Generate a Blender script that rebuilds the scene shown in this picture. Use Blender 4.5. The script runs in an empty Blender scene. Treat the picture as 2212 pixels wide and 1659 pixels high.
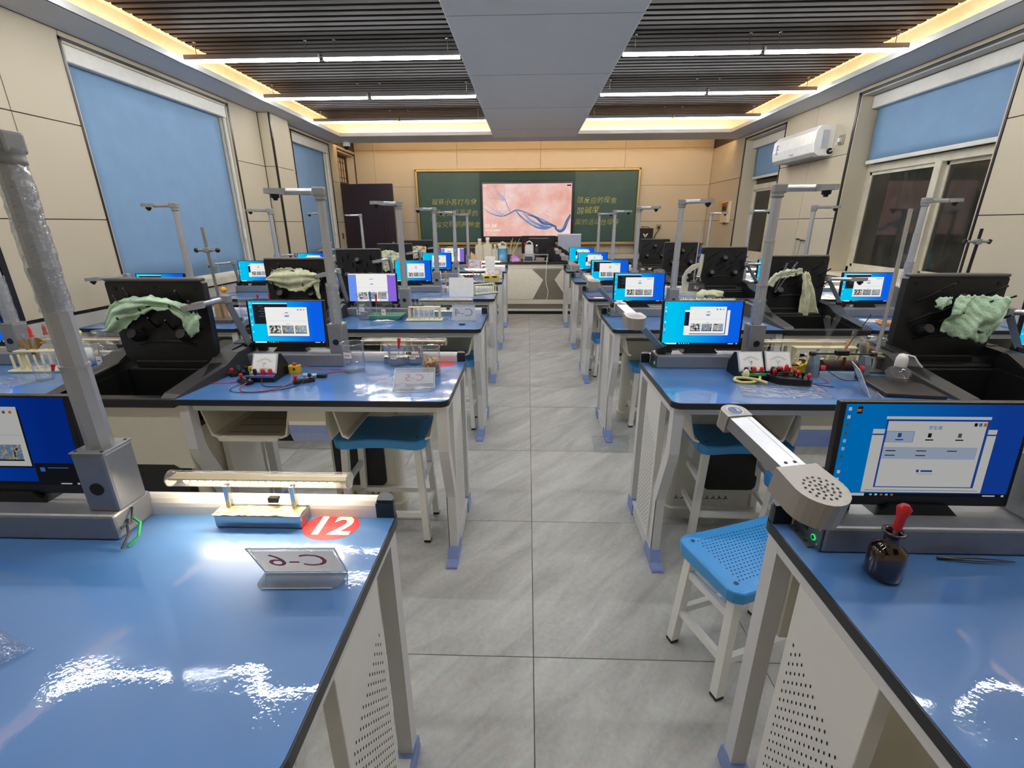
import bpy, bmesh, math, random
from mathutils import Vector, Matrix, Euler
S = bpy.context.scene
COL = S.collection
PI = math.pi
R = math.radians
random.seed(7)

# ---------------------------------------------------------------- camera, world, exposure
FPX, PITCH, YAW, ROLL, CAMH = 1003.9, 0.331, -0.0338, -0.0048, 1.3904
_f = Vector((math.sin(YAW)*math.cos(PITCH), math.cos(YAW)*math.cos(PITCH), -math.sin(PITCH)))
_r0 = Vector((math.cos(YAW), -math.sin(YAW), 0)); _u0 = _r0.cross(_f)
_r = _r0*math.cos(ROLL) + _u0*math.sin(ROLL); _u = -_r0*math.sin(ROLL) + _u0*math.cos(ROLL)
cam = bpy.data.cameras.new('camera'); camo = bpy.data.objects.new('camera', cam); COL.objects.link(camo)
cam.sensor_fit = 'HORIZONTAL'; cam.sensor_width = 36.0; cam.lens = FPX/2212*36.0
cam.clip_start = 0.02
mw = Matrix.Identity(4)
for i in range(3):
    mw[i][0] = _r[i]; mw[i][1] = _u[i]; mw[i][2] = -_f[i]
mw[2][3] = CAMH
camo.matrix_world = mw
S.camera = camo
w = bpy.data.worlds.new('night'); S.world = w; w.use_nodes = True
w.node_tree.nodes['Background'].inputs[0].default_value = (0.03, 0.035, 0.045, 1)
w.node_tree.nodes['Background'].inputs[1].default_value = 1.0
S.view_settings.view_transform = 'Standard'; S.view_settings.look = 'None'
S.view_settings.exposure = 0.0; S.view_settings.gamma = 1.0
S.view_settings.use_curve_mapping = False
S.cycles.max_bounces = 10; S.cycles.diffuse_bounces = 6; S.cycles.transparent_max_bounces = 24
S.cycles.caustics_reflective = False; S.cycles.caustics_refractive = False
S.cycles.sample_clamp_indirect = 6.0
LAMP = 58.0      # radiance of the ceiling luminaires
COVE = 42.0      # radiance of the hidden warm strips
TUBE = 34.0       # little desk lamps

def at(px, py, **k):
    """a point measured on the photograph (2212 x 1659 frame) brought to the world plane x=, y= or z="""
    d = _f + _r*((px-1106)/FPX) - _u*((py-829.5)/FPX)
    (a, val), = k.items(); i = 'xyz'.index(a)
    o = Vector((0, 0, CAMH))
    return o + d*((val-o[i])/d[i])

# ---------------------------------------------------------------- materials
def lin(c):
    if isinstance(c, str):
        c = [int(c[i:i+2], 16)/255 for i in (0, 2, 4)]
    return tuple((x/12.92 if x <= 0.04045 else ((x+0.055)/1.055)**2.4) for x in c)
MT = {}
def mat(name, col='808080', rough=0.5, metal=0.0, spec=0.5, emit=None, es=1.0, var=0.04, vscale=18.0, bump=0.0, bscale=60.0, coat=0.0, alpha=1.0, coatr=0.03):
    if name in MT: return MT[name]
    m = bpy.data.materials.new(name); m.use_nodes = True; nt = m.node_tree; p = nt.nodes['Principled BSDF']
    c = lin(col)
    p.inputs['Roughness'].default_value = rough; p.inputs['Metallic'].default_value = metal
    p.inputs['Specular IOR Level'].default_value = spec
    if coat: p.inputs['Coat Weight'].default_value = coat; p.inputs['Coat Roughness'].default_value = coatr
    if alpha < 1: p.inputs['Alpha'].default_value = alpha
    if emit is not None:
        p.inputs['Emission Color'].default_value = (*lin(emit), 1); p.inputs['Emission Strength'].default_value = es
    if var or bump:
        tc = nt.nodes.new('ShaderNodeTexCoord')
    if var:
        n = nt.nodes.new('ShaderNodeTexNoise'); n.inputs['Scale'].default_value = vscale; n.inputs['Detail'].default_value = 3
        nt.links.new(tc.outputs['Object'], n.inputs['Vector'])
        r = nt.nodes.new('ShaderNodeValToRGB')
        r.color_ramp.elements[0].position = 0.3; r.color_ramp.elements[1].position = 0.7
        r.color_ramp.elements[0].color = (*[x*(1-var) for x in c], 1); r.color_ramp.elements[1].color = (*[min(1, x*(1+var)) for x in c], 1)
        nt.links.new(n.outputs['Fac'], r.inputs['Fac']); nt.links.new(r.outputs['Color'], p.inputs['Base Color'])
    else:
        p.inputs['Base Color'].default_value = (*c, 1)
    if bump:
        n2 = nt.nodes.new('ShaderNodeTexNoise'); n2.inputs['Scale'].default_value = bscale; n2.inputs['Detail'].default_value = 4
        nt.links.new(tc.outputs['Object'], n2.inputs['Vector'])
        b = nt.nodes.new('ShaderNodeBump'); b.inputs['Strength'].default_value = bump; b.inputs['Distance'].default_value = 0.01
        nt.links.new(n2.outputs['Fac'], b.inputs['Height']); nt.links.new(b.outputs['Normal'], p.inputs['Normal'])
        if coat: nt.links.new(b.outputs['Normal'], p.inputs['Coat Normal'])
    MT[name] = m; return m
def emis(name, col, s=1.0):
    if name in MT: return MT[name]
    m = bpy.data.materials.new(name); m.use_nodes = True; nt = m.node_tree; nt.nodes.clear()
    o = nt.nodes.new('ShaderNodeOutputMaterial'); e = nt.nodes.new('ShaderNodeEmission')
    e.inputs[0].default_value = (*lin(col), 1); e.inputs[1].default_value = s
    nt.links.new(e.outputs[0], o.inputs[0]); MT[name] = m; return m
def clear(name, tint='ffffff', gloss=0.9, base=0.04, haze=0.0, rough=0.02, bump=0.0, bscale=30):
    """thin clear glass / film: see-through, with fresnel gloss and an optional milky share"""
    if name in MT: return MT[name]
    m = bpy.data.materials.new(name); m.use_nodes = True; nt = m.node_tree; nt.nodes.clear(); N = nt.nodes.new; L = nt.links.new
    o = N('ShaderNodeOutputMaterial'); t = N('ShaderNodeBsdfTransparent'); g = N('ShaderNodeBsdfGlossy'); d = N('ShaderNodeBsdfDiffuse')
    t.inputs[0].default_value = (*lin(tint), 1); g.inputs['Roughness'].default_value = rough
    d.inputs[0].default_value = (0.8, 0.82, 0.85, 1)
    lw = N('ShaderNodeLayerWeight'); lw.inputs[0].default_value = 0.5
    pw = N('ShaderNodeMath'); pw.operation = 'POWER'; pw.inputs[1].default_value = 3.5
    mr = N('ShaderNodeMapRange'); mr.inputs['To Min'].default_value = base; mr.inputs['To Max'].default_value = gloss
    L(lw.outputs['Facing'], pw.inputs[0]); L(pw.outputs[0], mr.inputs['Value'])
    mh = N('ShaderNodeMixShader'); mh.inputs[0].default_value = haze; L(t.outputs[0], mh.inputs[1]); L(d.outputs[0], mh.inputs[2])
    mx = N('ShaderNodeMixShader'); L(mr.outputs[0], mx.inputs[0]); L(mh.outputs[0], mx.inputs[1]); L(g.outputs[0], mx.inputs[2])
    if bump:
        tc = N('ShaderNodeTexCoord'); n = N('ShaderNodeTexNoise'); n.inputs['Scale'].default_value = bscale; L(tc.outputs['Object'], n.inputs['Vector'])
        b = N('ShaderNodeBump'); b.inputs['Strength'].default_value = bump; b.inputs['Distance'].default_value = 0.01
        L(n.outputs['Fac'], b.inputs['Height']); L(b.outputs['Normal'], g.inputs['Normal']); L(b.outputs['Normal'], lw.inputs['Normal'])
    L(mx.outputs[0], o.inputs[0]); MT[name] = m; return m

beige = mat('wall_panel_beige', 'c3b8a0', 0.55, var=0.015, vscale=3)
joint = mat('panel_joint_dark', '4a453c', 0.8)
wains = mat('wainscot_grey', 'b4b3b0', 0.5, var=0.02, vscale=4)
blacktrim = mat('black_trim', '17171a', 0.35)
white = mat('white_enamel', 'e8e8e4', 0.4, var=0.015)
plaster = mat('soffit_grey_paint', 'd0d2d8', 0.6, var=0.015, vscale=4)
plaster2 = mat('beam_grey_paint', 'eaecec', 0.6, var=0.02, vscale=3)
covewhite = mat('cove_white', 'f0e6d2', 0.7)
slatm = mat('ceiling_slat_black_brown', '120e0b', 0.6, spec=0.15, var=0.1, vscale=8)
slatback = mat('ceiling_back_black', '0b0a0a', 0.8)
blindm = mat('blind_blue_fabric', '7d9fc1', 0.75, var=0.03, vscale=6, bump=0.05, bscale=400)
blindwhite = mat('blind_cassette_white', 'dcdad2', 0.45)
oldframe = mat('window_frame_old_white', 'd2ccb8', 0.5, var=0.1, vscale=9)
legm = mat('desk_leg_grey', 'c9cacd', 0.4, var=0.015)
legw = mat('desk_panel_white', 'd9d9d6', 0.45, var=0.015)
creamm = mat('cream_plastic', 'd2cfc2', 0.4, var=0.02)
blackp = mat('black_phenolic', '1a1c22', 0.35)
sinkm = mat('black_sink_resin', '1b1b1d', 0.38, var=0.08, vscale=25, bump=0.04, bscale=120)
footblue = mat('foot_cap_blue', '7d92c8', 0.45)
boxblue1 = mat('cabinet_blue_upper', '8194c8', 0.45)
boxblue2 = mat('cabinet_blue_lower', 'a1aede', 0.45)
alu = mat('brushed_aluminium', 'c4c6ca', 0.28, 0.85, var=0.03)
gun = mat('gunmetal_case', '94969a', 0.36, 0.45, var=0.04, vscale=40)
polem = mat('pole_grey_metal', 'b2b4b8', 0.34, 0.4, var=0.03)
headgrey = mat('grey_abs', '8b8b8a', 0.45, var=0.02)
taupe = mat('taupe_metallic_plastic', 'a29e97', 0.38, 0.3, var=0.02)
monblack = mat('monitor_black', '0e0f12', 0.35)
dark = mat('matte_black', '0c0c0d', 0.6)
chrome = mat('chrome', 'e6e6e6', 0.08, 1.0, var=0)
redp = mat('red_plastic', 'd3242c', 0.35)
yellowp = mat('yellow_plastic', 'e2bb1c', 0.35)
greenp = mat('green_plastic', '17a862', 0.35)
orangep = mat('orange_ball', 'f5a80a', 0.4)
stoolblue = mat('stool_blue_plastic', '3f9ae2', 0.38, var=0.02)
stoolhole = mat('stool_hole_dark', '17406f', 0.6)
clothm = mat('green_cloth', 'c4d6b8', 0.95, var=0.22, vscale=22, bump=0.5, bscale=90)
clothy = mat('grey_green_cloth', 'd0d2b0', 0.95, var=0.22, vscale=22, bump=0.5, bscale=90)
clothb = mat('pale_green_cloth', 'bcdabc', 0.95, var=0.25, vscale=16, bump=0.5, bscale=90)
paper = mat('paper_white', 'ecebe6', 0.7)
labelred = mat('label_red_border', 'c9482e', 0.6)
rackm = mat('rack_cream_plastic', 'e2dab4', 0.4, var=0.03)
goldm = mat('gold_frame', 'a8935e', 0.4, 0.5)
boardm = mat('green_chalkboard', '2f4f49', 0.5, var=0.12, vscale=3)
boardm2 = mat('green_chalkboard_dark', '24443e', 0.4, var=0.08, vscale=3)
doorm = mat('dark_purple_brown_door', '2a1a20', 0.4, var=0.1, vscale=3)
taupeb = mat('podium_taupe', '7d7468', 0.5)
podw = mat('podium_white', 'dcd8cb', 0.45)
woodm = mat('wood_tan', 'b98b4e', 0.6, var=0.15)
darkwood = mat('dark_wooden_board', '2e2722', 0.5, var=0.3, vscale=20)
tub = mat('yellow_rubber', 'e3cf7e', 0.45)
glass = clear('clear_glass', 'ffffff', 0.85, 0.035, haze=0.035)
film = clear('plastic_film', 'f6f9fc', 0.8, 0.10, haze=0.10, rough=0.06, bump=0.9, bscale=55)
film2 = clear('clear_bag', 'f4f8fc', 0.75, 0.06, haze=0.07, rough=0.05, bump=0.8, bscale=40)
wrapm = clear('stretch_wrap', 'eef2f6', 0.85, 0.14, haze=0.16, rough=0.12, bump=1.0, bscale=90)
acryl = clear('acrylic', 'f4f6f8', 0.6, 0.07, haze=0.25, rough=0.03)
acryl2 = clear('acrylic_base', 'eef2f4', 0.6, 0.07, haze=0.10, rough=0.03)
amber = mat('amber_glass', '2c1404', 0.06, spec=0.8, coat=0.6)
liquid = clear('dark_amber_clear', '8a4a14', 0.7, 0.06, rough=0.03)
def translucent(name, col):
    m = mat(name, col, .6); nt = m.node_tree; p = nt.nodes['Principled BSDF']; o = nt.nodes['Material Output']
    t = nt.nodes.new('ShaderNodeBsdfTranslucent'); t.inputs[0].default_value = (*lin(col), 1); x = nt.nodes.new('ShaderNodeMixShader'); x.inputs[0].default_value = .45
    nt.links.new(p.outputs[0], x.inputs[1]); nt.links.new(t.outputs[0], x.inputs[2]); nt.links.new(x.outputs[0], o.inputs[0]); return m
signpaper = translucent('sign_paper', 'e6e9ec')
redchalk = mat('red_print', 'd97488', 0.7)
ledm = emis('luminaire_white', 'fafafa', LAMP)
warm2 = emis('warm_wash_strip', 'ffd2a0', COVE*1.25)
warm = emis('warm_strip', 'ffcb9a', COVE)

# desk surface: blue laminate under glossy protective film, wavy
def deskblue():
    m = mat('blue_desk_laminate', '4f82c2', 0.35, var=0.05, vscale=5)
    nt = m.node_tree; p = nt.nodes['Principled BSDF']; N = nt.nodes.new; L = nt.links.new
    p.inputs['Coat Weight'].default_value = 1.0; p.inputs['Coat Roughness'].default_value = 0.03; p.inputs['Coat IOR'].default_value = 1.5
    tc = N('ShaderNodeTexCoord')
    a = N('ShaderNodeTexNoise'); a.inputs['Scale'].default_value = 4.5; a.inputs['Detail'].default_value = 1.0; L(tc.outputs['Object'], a.inputs['Vector'])
    c = N('ShaderNodeTexNoise'); c.inputs['Scale'].default_value = 140; c.inputs['Detail'].default_value = 2; L(tc.outputs['Object'], c.inputs['Vector'])
    ma = N('ShaderNodeMath'); ma.operation = 'MULTIPLY'; ma.inputs[1].default_value = 0.010; L(c.outputs['Fac'], ma.inputs[0])
    ad = N('ShaderNodeMath'); ad.operation = 'ADD'; L(a.outputs['Fac'], ad.inputs[0]); L(ma.outputs[0], ad.inputs[1])
    b = N('ShaderNodeBump'); b.inputs['Strength'].default_value = 1.0; b.inputs['Distance'].default_value = 0.010; L(ad.outputs[0], b.inputs['Height'])
    L(b.outputs['Normal'], p.inputs['Coat Normal'])
    # smears of dried wiping on the film: roughness patches
    s = N('ShaderNodeTexNoise'); s.inputs['Scale'].default_value = 3.0; s.inputs['Detail'].default_value = 8; s.inputs['Distortion'].default_value = 2.0; L(tc.outputs['Object'], s.inputs['Vector'])
    r = N('ShaderNodeMapRange'); r.inputs['From Min'].default_value = 0.5; r.inputs['From Max'].default_value = 0.75; r.inputs['To Min'].default_value = 0.025; r.inputs['To Max'].default_value = 0.16
    L(s.outputs['Fac'], r.inputs['Value']); L(r.outputs[0], p.inputs['Coat Roughness'])
    return m
deskm = deskblue()

# ---------------------------------------------------------------- mesh building
class MB:
    def __init__(s): s.v = []; s.f = []; s.mi = []; s.sm = []
    def add(s, vs, fs, mi=0, smooth=False, mx=None):
        o = len(s.v)
        for p in vs:
            p = Vector(p)
            s.v.append(mx @ p if mx is not None else p)
        for f in fs:
            s.f.append([o+i for i in f]); s.mi.append(mi); s.sm.append(smooth)
        return s
    def box(s, c, d, mi=0, b=0.0, rot=None, seg=2):
        mx = Matrix.Translation(Vector(c))
        if rot is not None: mx = mx @ (rot if isinstance(rot, Matrix) else Euler(rot).to_matrix().to_4x4())
        if b <= 0:
            x, y, z = d[0]/2, d[1]/2, d[2]/2
            vs = [(-x,-y,-z),(x,-y,-z),(x,y,-z),(-x,y,-z),(-x,-y,z),(x,-y,z),(x,y,z),(-x,y,z)]
            return s.add(vs, [(0,3,2,1),(4,5,6,7),(0,1,5,4),(1,2,6,5),(2,3,7,6),(3,0,4,7)], mi, False, mx)
        bm = bmesh.new(); bmesh.ops.create_cube(bm, size=1.0)
        for v in bm.verts: v.co = Vector((v.co.x*d[0], v.co.y*d[1], v.co.z*d[2]))
        bmesh.ops.bevel(bm, geom=bm.edges[:], offset=min(b, min(d)*0.49), segments=seg, affect='EDGES', profile=0.5)
        bm.verts.index_update()
        s.add([v.co.copy() for v in bm.verts], [[v.index for v in f.verts] for f in bm.faces], mi, False, mx); bm.free()
        return s
    def rng(s, a, b_, mi=0, b=0.0):
        return s.box([(a[i]+b_[i])/2 for i in range(3)], [abs(b_[i]-a[i]) for i in range(3)], mi, b)
    def cyl(s, p0, p1, r0, r1=None, n=12, mi=0, smooth=True, cap=True):
        return s.tube([p0, p1], [r0, r0 if r1 is None else r1], n, mi, smooth, cap)
    def tube(s, pts, r, n=8, mi=0, smooth=True, cap=True, flat=1.0):
        pts = [Vector(p) for p in pts]; k = len(pts)
        rs = r if isinstance(r, (list, tuple)) else [r]*k
        t0 = (pts[1]-pts[0]).normalized()
        up = Vector((0,0,1)) if abs(t0.z) < 0.9 else Vector((0,1,0))
        a = t0.cross(up).normalized(); vs = []; fs = []
        for i, p in enumerate(pts):
            t = ((pts[min(i+1,k-1)]-pts[max(i-1,0)])).normalized()
            a = (a - t*a.dot(t)).normalized(); b = t.cross(a)
            for j in range(n):
                th = 2*PI*j/n
                vs.append(p + a*math.cos(th)*rs[i] + b*math.sin(th)*rs[i]*flat)
        for i in range(k-1):
            for j in range(n):
                fs.append((i*n+j, i*n+(j+1)%n, (i+1)*n+(j+1)%n, (i+1)*n+j))
        s.add(vs, fs, mi, smooth)
        if cap:
            s.add(vs[:n], [list(range(n))[::-1]], mi, False); s.add(vs[-n:], [list(range(n))], mi, False)
        return s
    def lathe(s, prof, n=20, c=(0,0,0), mi=0, smooth=True, mx=None, sx=1.0, sy=1.0):
        vs = []; fs = []; k = len(prof)
        for (r, z) in prof:
            for j in range(n):
                th = 2*PI*j/n; vs.append((c[0]+r*math.cos(th)*sx, c[1]+r*math.sin(th)*sy, c[2]+z))
        for i in range(k-1):
            for j in range(n):
                fs.append((i*n+j, i*n+(j+1)%n, (i+1)*n+(j+1)%n, (i+1)*n+j))
        return s.add(vs, fs, mi, smooth, mx)
    def prism(s, poly, a, b, plane='xy', mi=0, mi_cap=None, smooth=False):
        """extrude the polygon from a to b along the axis missing in plane"""
        def P(p, t):
            return {'xy': (p[0], p[1], t), 'yz': (t, p[0], p[1]), 'xz': (p[0], t, p[1])}[plane]
        n = len(poly); A = [P(p, a) for p in poly]; B = [P(p, b) for p in poly]
        ar = sum(poly[i][0]*poly[(i+1)%n][1]-poly[(i+1)%n][0]*poly[i][1] for i in range(n))
        flip = (ar > 0) != ((plane != 'xz') == (b > a))
        side = [(i, (i+1)%n, n+(i+1)%n, n+i) for i in range(n)]
        if flip: side = [f[::-1] for f in side]
        s.add(A+B, side, mi, smooth)
        ca = list(range(n)); 
        s.add(A, [ca[::-1] if not flip else ca], mi if mi_cap is None else mi_cap)
        s.add(B, [ca if not flip else ca[::-1]], mi if mi_cap is None else mi_cap)
        return s
    def quad(s, a, b, c, d, mi=0): return s.add([a, b, c, d], [(0,1,2,3)], mi)
    def mesh(s, name, mats):
        me = bpy.data.meshes.new(name); me.from_pydata([tuple(p) for p in s.v], [], s.f)
        for m in (mats if isinstance(mats, (list, tuple)) else [mats]): me.materials.append(m)
        for p, mi, sm in zip(me.polygons, s.mi, s.sm):
            p.material_index = mi; p.use_smooth = sm
        me.update(); return me
    def build(s, name, mats, parent=None, loc=None, rot=None, kind=None):
        o = bpy.data.objects.new(name, s.mesh(name, mats)); COL.objects.link(o)
        if parent is not None: o.parent = parent
        if loc is not None: o.location = loc
        if rot is not None: o.rotation_euler = rot
        if kind: o['kind'] = kind
        return o
def rpoly(x0, y0, x1, y1, r, n=4, corners=(1,1,1,1)):
    out = []
    for k, (cx, cy, a0) in enumerate(((x1-r, y1-r, 0), (x0+r, y1-r, 90), (x0+r, y0+r, 180), (x1-r, y0+r, 270))):
        if corners[k]:
            for i in range(n+1):
                a = R(a0+90*i/n); out.append((cx+r*math.cos(a), cy+r*math.sin(a)))
        else: out.append(((x1 if k in (0,3) else x0), (y1 if k in (0,1) else y0)))
    return out
def tag(o, label=None, cat=None, group=None, kind=None):
    if label: o['label'] = label
    if cat: o['category'] = cat
    if group: o['group'] = group
    if kind: o['kind'] = kind
    return o
def thing(name, label, cat, loc=(0,0,0), rz=0, group=None):
    o = bpy.data.objects.new(name, None); COL.objects.link(o); o.location = loc; o.rotation_euler = (0,0,rz)
    return tag(o, label, cat, group)
def copy_tree(o, parent=None):
    c = o.copy(); COL.objects.link(c); c.parent = parent
    for ch in (KIDS[o.name] if o.name in KIDS else list(o.children)):
        copy_tree(ch, c)
    return c
KIDS = {}
def kids(o):
    KIDS[o.name] = list(o.children)
    for c in o.children: kids(c)
def dup(o, loc, rz, label, group=None):
    if not KIDS.get(o.name): kids(o)
    c = copy_tree(o); c.location = loc; c.rotation_euler = (0, 0, rz)
    c['label'] = label
    if group: c['group'] = group
    return c
def textmesh(txt, size, align='CENTER', shear=0.0, extrude=0.0, thin=0.0):
    cu = bpy.data.curves.new('text', 'FONT'); cu.body = txt; cu.size = size; cu.align_x = align; cu.align_y = 'CENTER'
    cu.shear = shear; cu.resolution_u = 3; cu.extrude = extrude; cu.offset = -thin
    ob = bpy.data.objects.new('text', cu); COL.objects.link(ob)
    bpy.context.view_layer.update()
    dg = bpy.context.evaluated_depsgraph_get()
    me = bpy.data.meshes.new_from_object(ob.evaluated_get(dg))
    bpy.data.objects.remove(ob); bpy.data.curves.remove(cu)
    return me
def addtext(mb, txt, size, mx, mi=0, align='CENTER', shear=0.0, sx=1.0, thin=0.0):
    me = textmesh(txt, size, align, shear, 0.0, thin)
    m2 = mx @ Matrix.Diagonal((sx, 1, 1, 1))
    mb.add([v.co.copy() for v in me.vertices], [list(p.vertices) for p in me.polygons], mi, False, m2)
    bpy.data.meshes.remove(me)
def frame(o, ex, ey):
    """matrix whose x axis is ex and y axis is ey"""
    ex = Vector(ex).normalized(); ey = Vector(ey).normalized(); ez = ex.cross(ey)
    m = Matrix.Identity(4)
    for i in range(3): m[i][0] = ex[i]; m[i][1] = ey[i]; m[i][2] = ez[i]; m[i][3] = o[i]
    return m
ROW = ['nearest', 'second', 'third', 'fourth', 'fifth', 'farthest']
# ================================================================ ROOM SHELL
XL, XR, YB, YF, ZC = -3.06, 3.18, 8.95, -1.6, 2.86
ZS = 2.60                                # underside of the perimeter soffit
def struct(name, mb, m, parent=None, kind='structure'):
    o = mb.build(name, m, parent)
    if parent is None: o['kind'] = kind
    return o
# floor: stone-look tiles, every tile its own piece
def floormat():
    m = mat('floor_stone_tile', 'a9a9a4', 0.42, var=0, spec=0.4); nt = m.node_tree; p = nt.nodes['Principled BSDF']; N = nt.nodes.new; L = nt.links.new
    tc = N('ShaderNodeTexCoord'); oi = N('ShaderNodeObjectInfo'); mp = N('ShaderNodeMapping'); mp.vector_type = 'TEXTURE'; mp.inputs['Rotation'].default_value = (0, 0, R(48)); mp.inputs['Scale'].default_value = (1, .24, 1)
    vm = N('ShaderNodeVectorMath'); vm.operation = 'SCALE'; vm.inputs['Scale'].default_value = 40
    cx = N('ShaderNodeCombineXYZ'); L(oi.outputs['Random'], cx.inputs[0]); L(oi.outputs['Random'], cx.inputs[1]); L(cx.outputs[0], vm.inputs[0])
    va = N('ShaderNodeVectorMath'); L(tc.outputs['Object'], va.inputs[0]); L(vm.outputs[0], va.inputs[1])
    L(va.outputs[0], mp.inputs[0])
    n = N('ShaderNodeTexNoise'); n.inputs['Scale'].default_value = 2.2; n.inputs['Detail'].default_value = 9; n.inputs['Roughness'].default_value = 0.62; n.inputs['Distortion'].default_value = 0.7; L(mp.outputs[0], n.inputs['Vector'])
    r = N('ShaderNodeValToRGB'); e = r.color_ramp.elements
    e[0].position = 0.32; e[0].color = (*lin('a6a6a0'), 1); e[1].position = 0.68; e[1].color = (*lin('c8c8c2'), 1)
    L(n.outputs['Fac'], r.inputs[0])
    n2 = N('ShaderNodeTexNoise'); n2.inputs['Scale'].default_value = 60; n2.inputs['Detail'].default_value = 4; L(va.outputs[0], n2.inputs['Vector'])
    mx = N('ShaderNodeMix'); mx.data_type = 'RGBA'; mx.blend_type = 'SOFT_LIGHT'; mx.inputs[0].default_value = 0.45; L(r.outputs[0], mx.inputs[6]); L(n2.outputs['Color'], mx.inputs[7])
    hs = N('ShaderNodeHueSaturation'); hs.inputs['Saturation'].default_value = 0.55; L(mx.outputs[2], hs.inputs['Color']); L(hs.outputs[0], p.inputs['Base Color'])
    ad = N('ShaderNodeMath'); L(n.outputs['Fac'], ad.inputs[0]); L(n2.outputs['Fac'], ad.inputs[1])
    b = N('ShaderNodeBump'); b.inputs['Strength'].default_value = 0.35; b.inputs['Distance'].default_value = 0.006; L(ad.outputs[0], b.inputs['Height']); L(b.outputs['Normal'], p.inputs['Normal'])
    return m
fm = floormat()
grout = mat('grout_grey', '6f6f6b', 0.8)
fl = struct('floor', MB().rng((XL-.2, YF-.2, -.12), (XR+.2, YB+.2, -.004)), grout)
TS = 0.762; tile_me = {}
xs = [XL] + [0.028+TS*k for k in range(-4, 5) if XL+.02 < 0.028+TS*k < XR-.02] + [XR]
ys = [YF] + [1.193+TS*k for k in range(-3, 11) if YF+.02 < 1.193+TS*k < YB-.02] + [YB]
for i in range(len(xs)-1):
    for j in range(len(ys)-1):
        wx, wy = xs[i+1]-xs[i]-.0028, ys[j+1]-ys[j]-.0028
        key = (round(wx, 3), round(wy, 3))
        if key not in tile_me: tile_me[key] = MB().box((0, 0, -.003), (wx, wy, .006), b=.0008, seg=1).mesh('floor_tile', fm)
        o = bpy.data.objects.new('floor_tile', tile_me[key]); COL.objects.link(o); o.parent = fl
        o.location = ((xs[i]+xs[i+1])/2, (ys[j]+ys[j+1])/2, 0)

def panels(parent, side, cols, rows, m=beige, name='wall_panel', gap=.003):
    """separate wall panels set proud of the dark backing; side 'L','R' (y,z) or 'B' (x,z)"""
    for (a0, a1) in cols:
        for (z0, z1) in rows:
            b = MB()
            if side == 'L': b.rng((XL-.012, a0+gap, z0+gap), (XL, a1-gap, z1-gap), 0, .001)
            elif side == 'R': b.rng((XR, a0+gap, z0+gap), (XR+.012, a1-gap, z1-gap), 0, .001)
            else: b.rng((a0+gap, YB, z0+gap), (a1-gap, YB+.012, z1-gap), 0, .001)
            b.build(name, m, parent)
ZW = [(.84, 1.435), (1.435, 2.04), (2.04, ZS)]
WAIN = [(.10, .825)]
# ---- left wall: openings window_1 (3.5..5.27), window_2 (6.62..7.8), doorway (8.15..8.9)
def backing(xa, xb, openings):
    b = MB(); y = YF-.2
    for (y0, y1, z0, z1) in openings:
        b.rng((xa, y, 0), (xb, y0, ZC))
        if z0 > 0: b.rng((xa, y0, 0), (xb, y1, z0))
        b.rng((xa, y0, z1), (xb, y1, ZC)); y = y1
    b.rng((xa, y, 0), (xb, YB+.2, ZC)); return b
wl = struct('wall_left', backing(XL-.25, XL-.012, [(3.5, 5.27, .83, 2.545), (6.62, 7.8, .83, 2.545), (8.15, 8.9, 0, 2.53)]), joint)
panels(wl, 'L', [(YF, -.3), (-.3, 1.2), (1.2, 2.67), (2.71, 3.03), (3.03, 3.495), (5.30, 5.84), (6.32, 6.6), (7.83, 8.14)], ZW)
panels(wl, 'L', [(3.495, 5.30), (6.6, 7.83), (8.14, 8.95)], [(2.56, ZS)])
panels(wl, 'L', [(YF, -.3), (-.3, 1.2), (1.2, 2.67), (2.71, 3.48), (3.48, 5.84), (5.84, 8.14)], WAIN, wains, 'wainscot_panel')
MB().rng((XL-.012, 2.672, 0), (XL+.006, 2.708, ZS)).build('black_trim_strip', blacktrim, wl)
for (y0, y1) in ((3.485, 3.5), (5.27, 5.298), (6.605, 6.62), (7.80, 7.83)):
    MB().rng((XL-.012, y0, .83), (XL+.004, y1, 2.56)).build('black_trim_strip', blacktrim, wl)
for (y0, y1) in ((3.485, 5.298), (6.605, 7.83)):
    MB().rng((XL-.012, y0, 2.545), (XL+.004, y1, 2.565)).build('black_trim_strip', blacktrim, wl)
MB().rng((XL-.012, YF, .825), (XL+.003, 8.14, .84)).build('black_trim_strip', blacktrim, wl)
# the column between the two left windows
colw = struct('trim_1', MB().rng((XL-.02, 5.86, 0), (-2.945, 6.30, ZS)), joint)
for (z0, z1) in [(.02, .83)] + ZW:
    MB().rng((XL, 5.852, z0+.003), (-2.947, 5.864, z1-.003), 0, .001).build('column_panel', beige if z0 > .5 else wains, colw)
    MB().rng((-2.947, 5.892, z0+.003), (-2.935, 6.30, z1-.003), 0, .001).build('column_panel', beige if z0 > .5 else wains, colw)
MB().rng((-2.95, 5.864, 0), (-2.932, 5.89, ZS)).build('black_corner_strip', blacktrim, colw)

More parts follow.
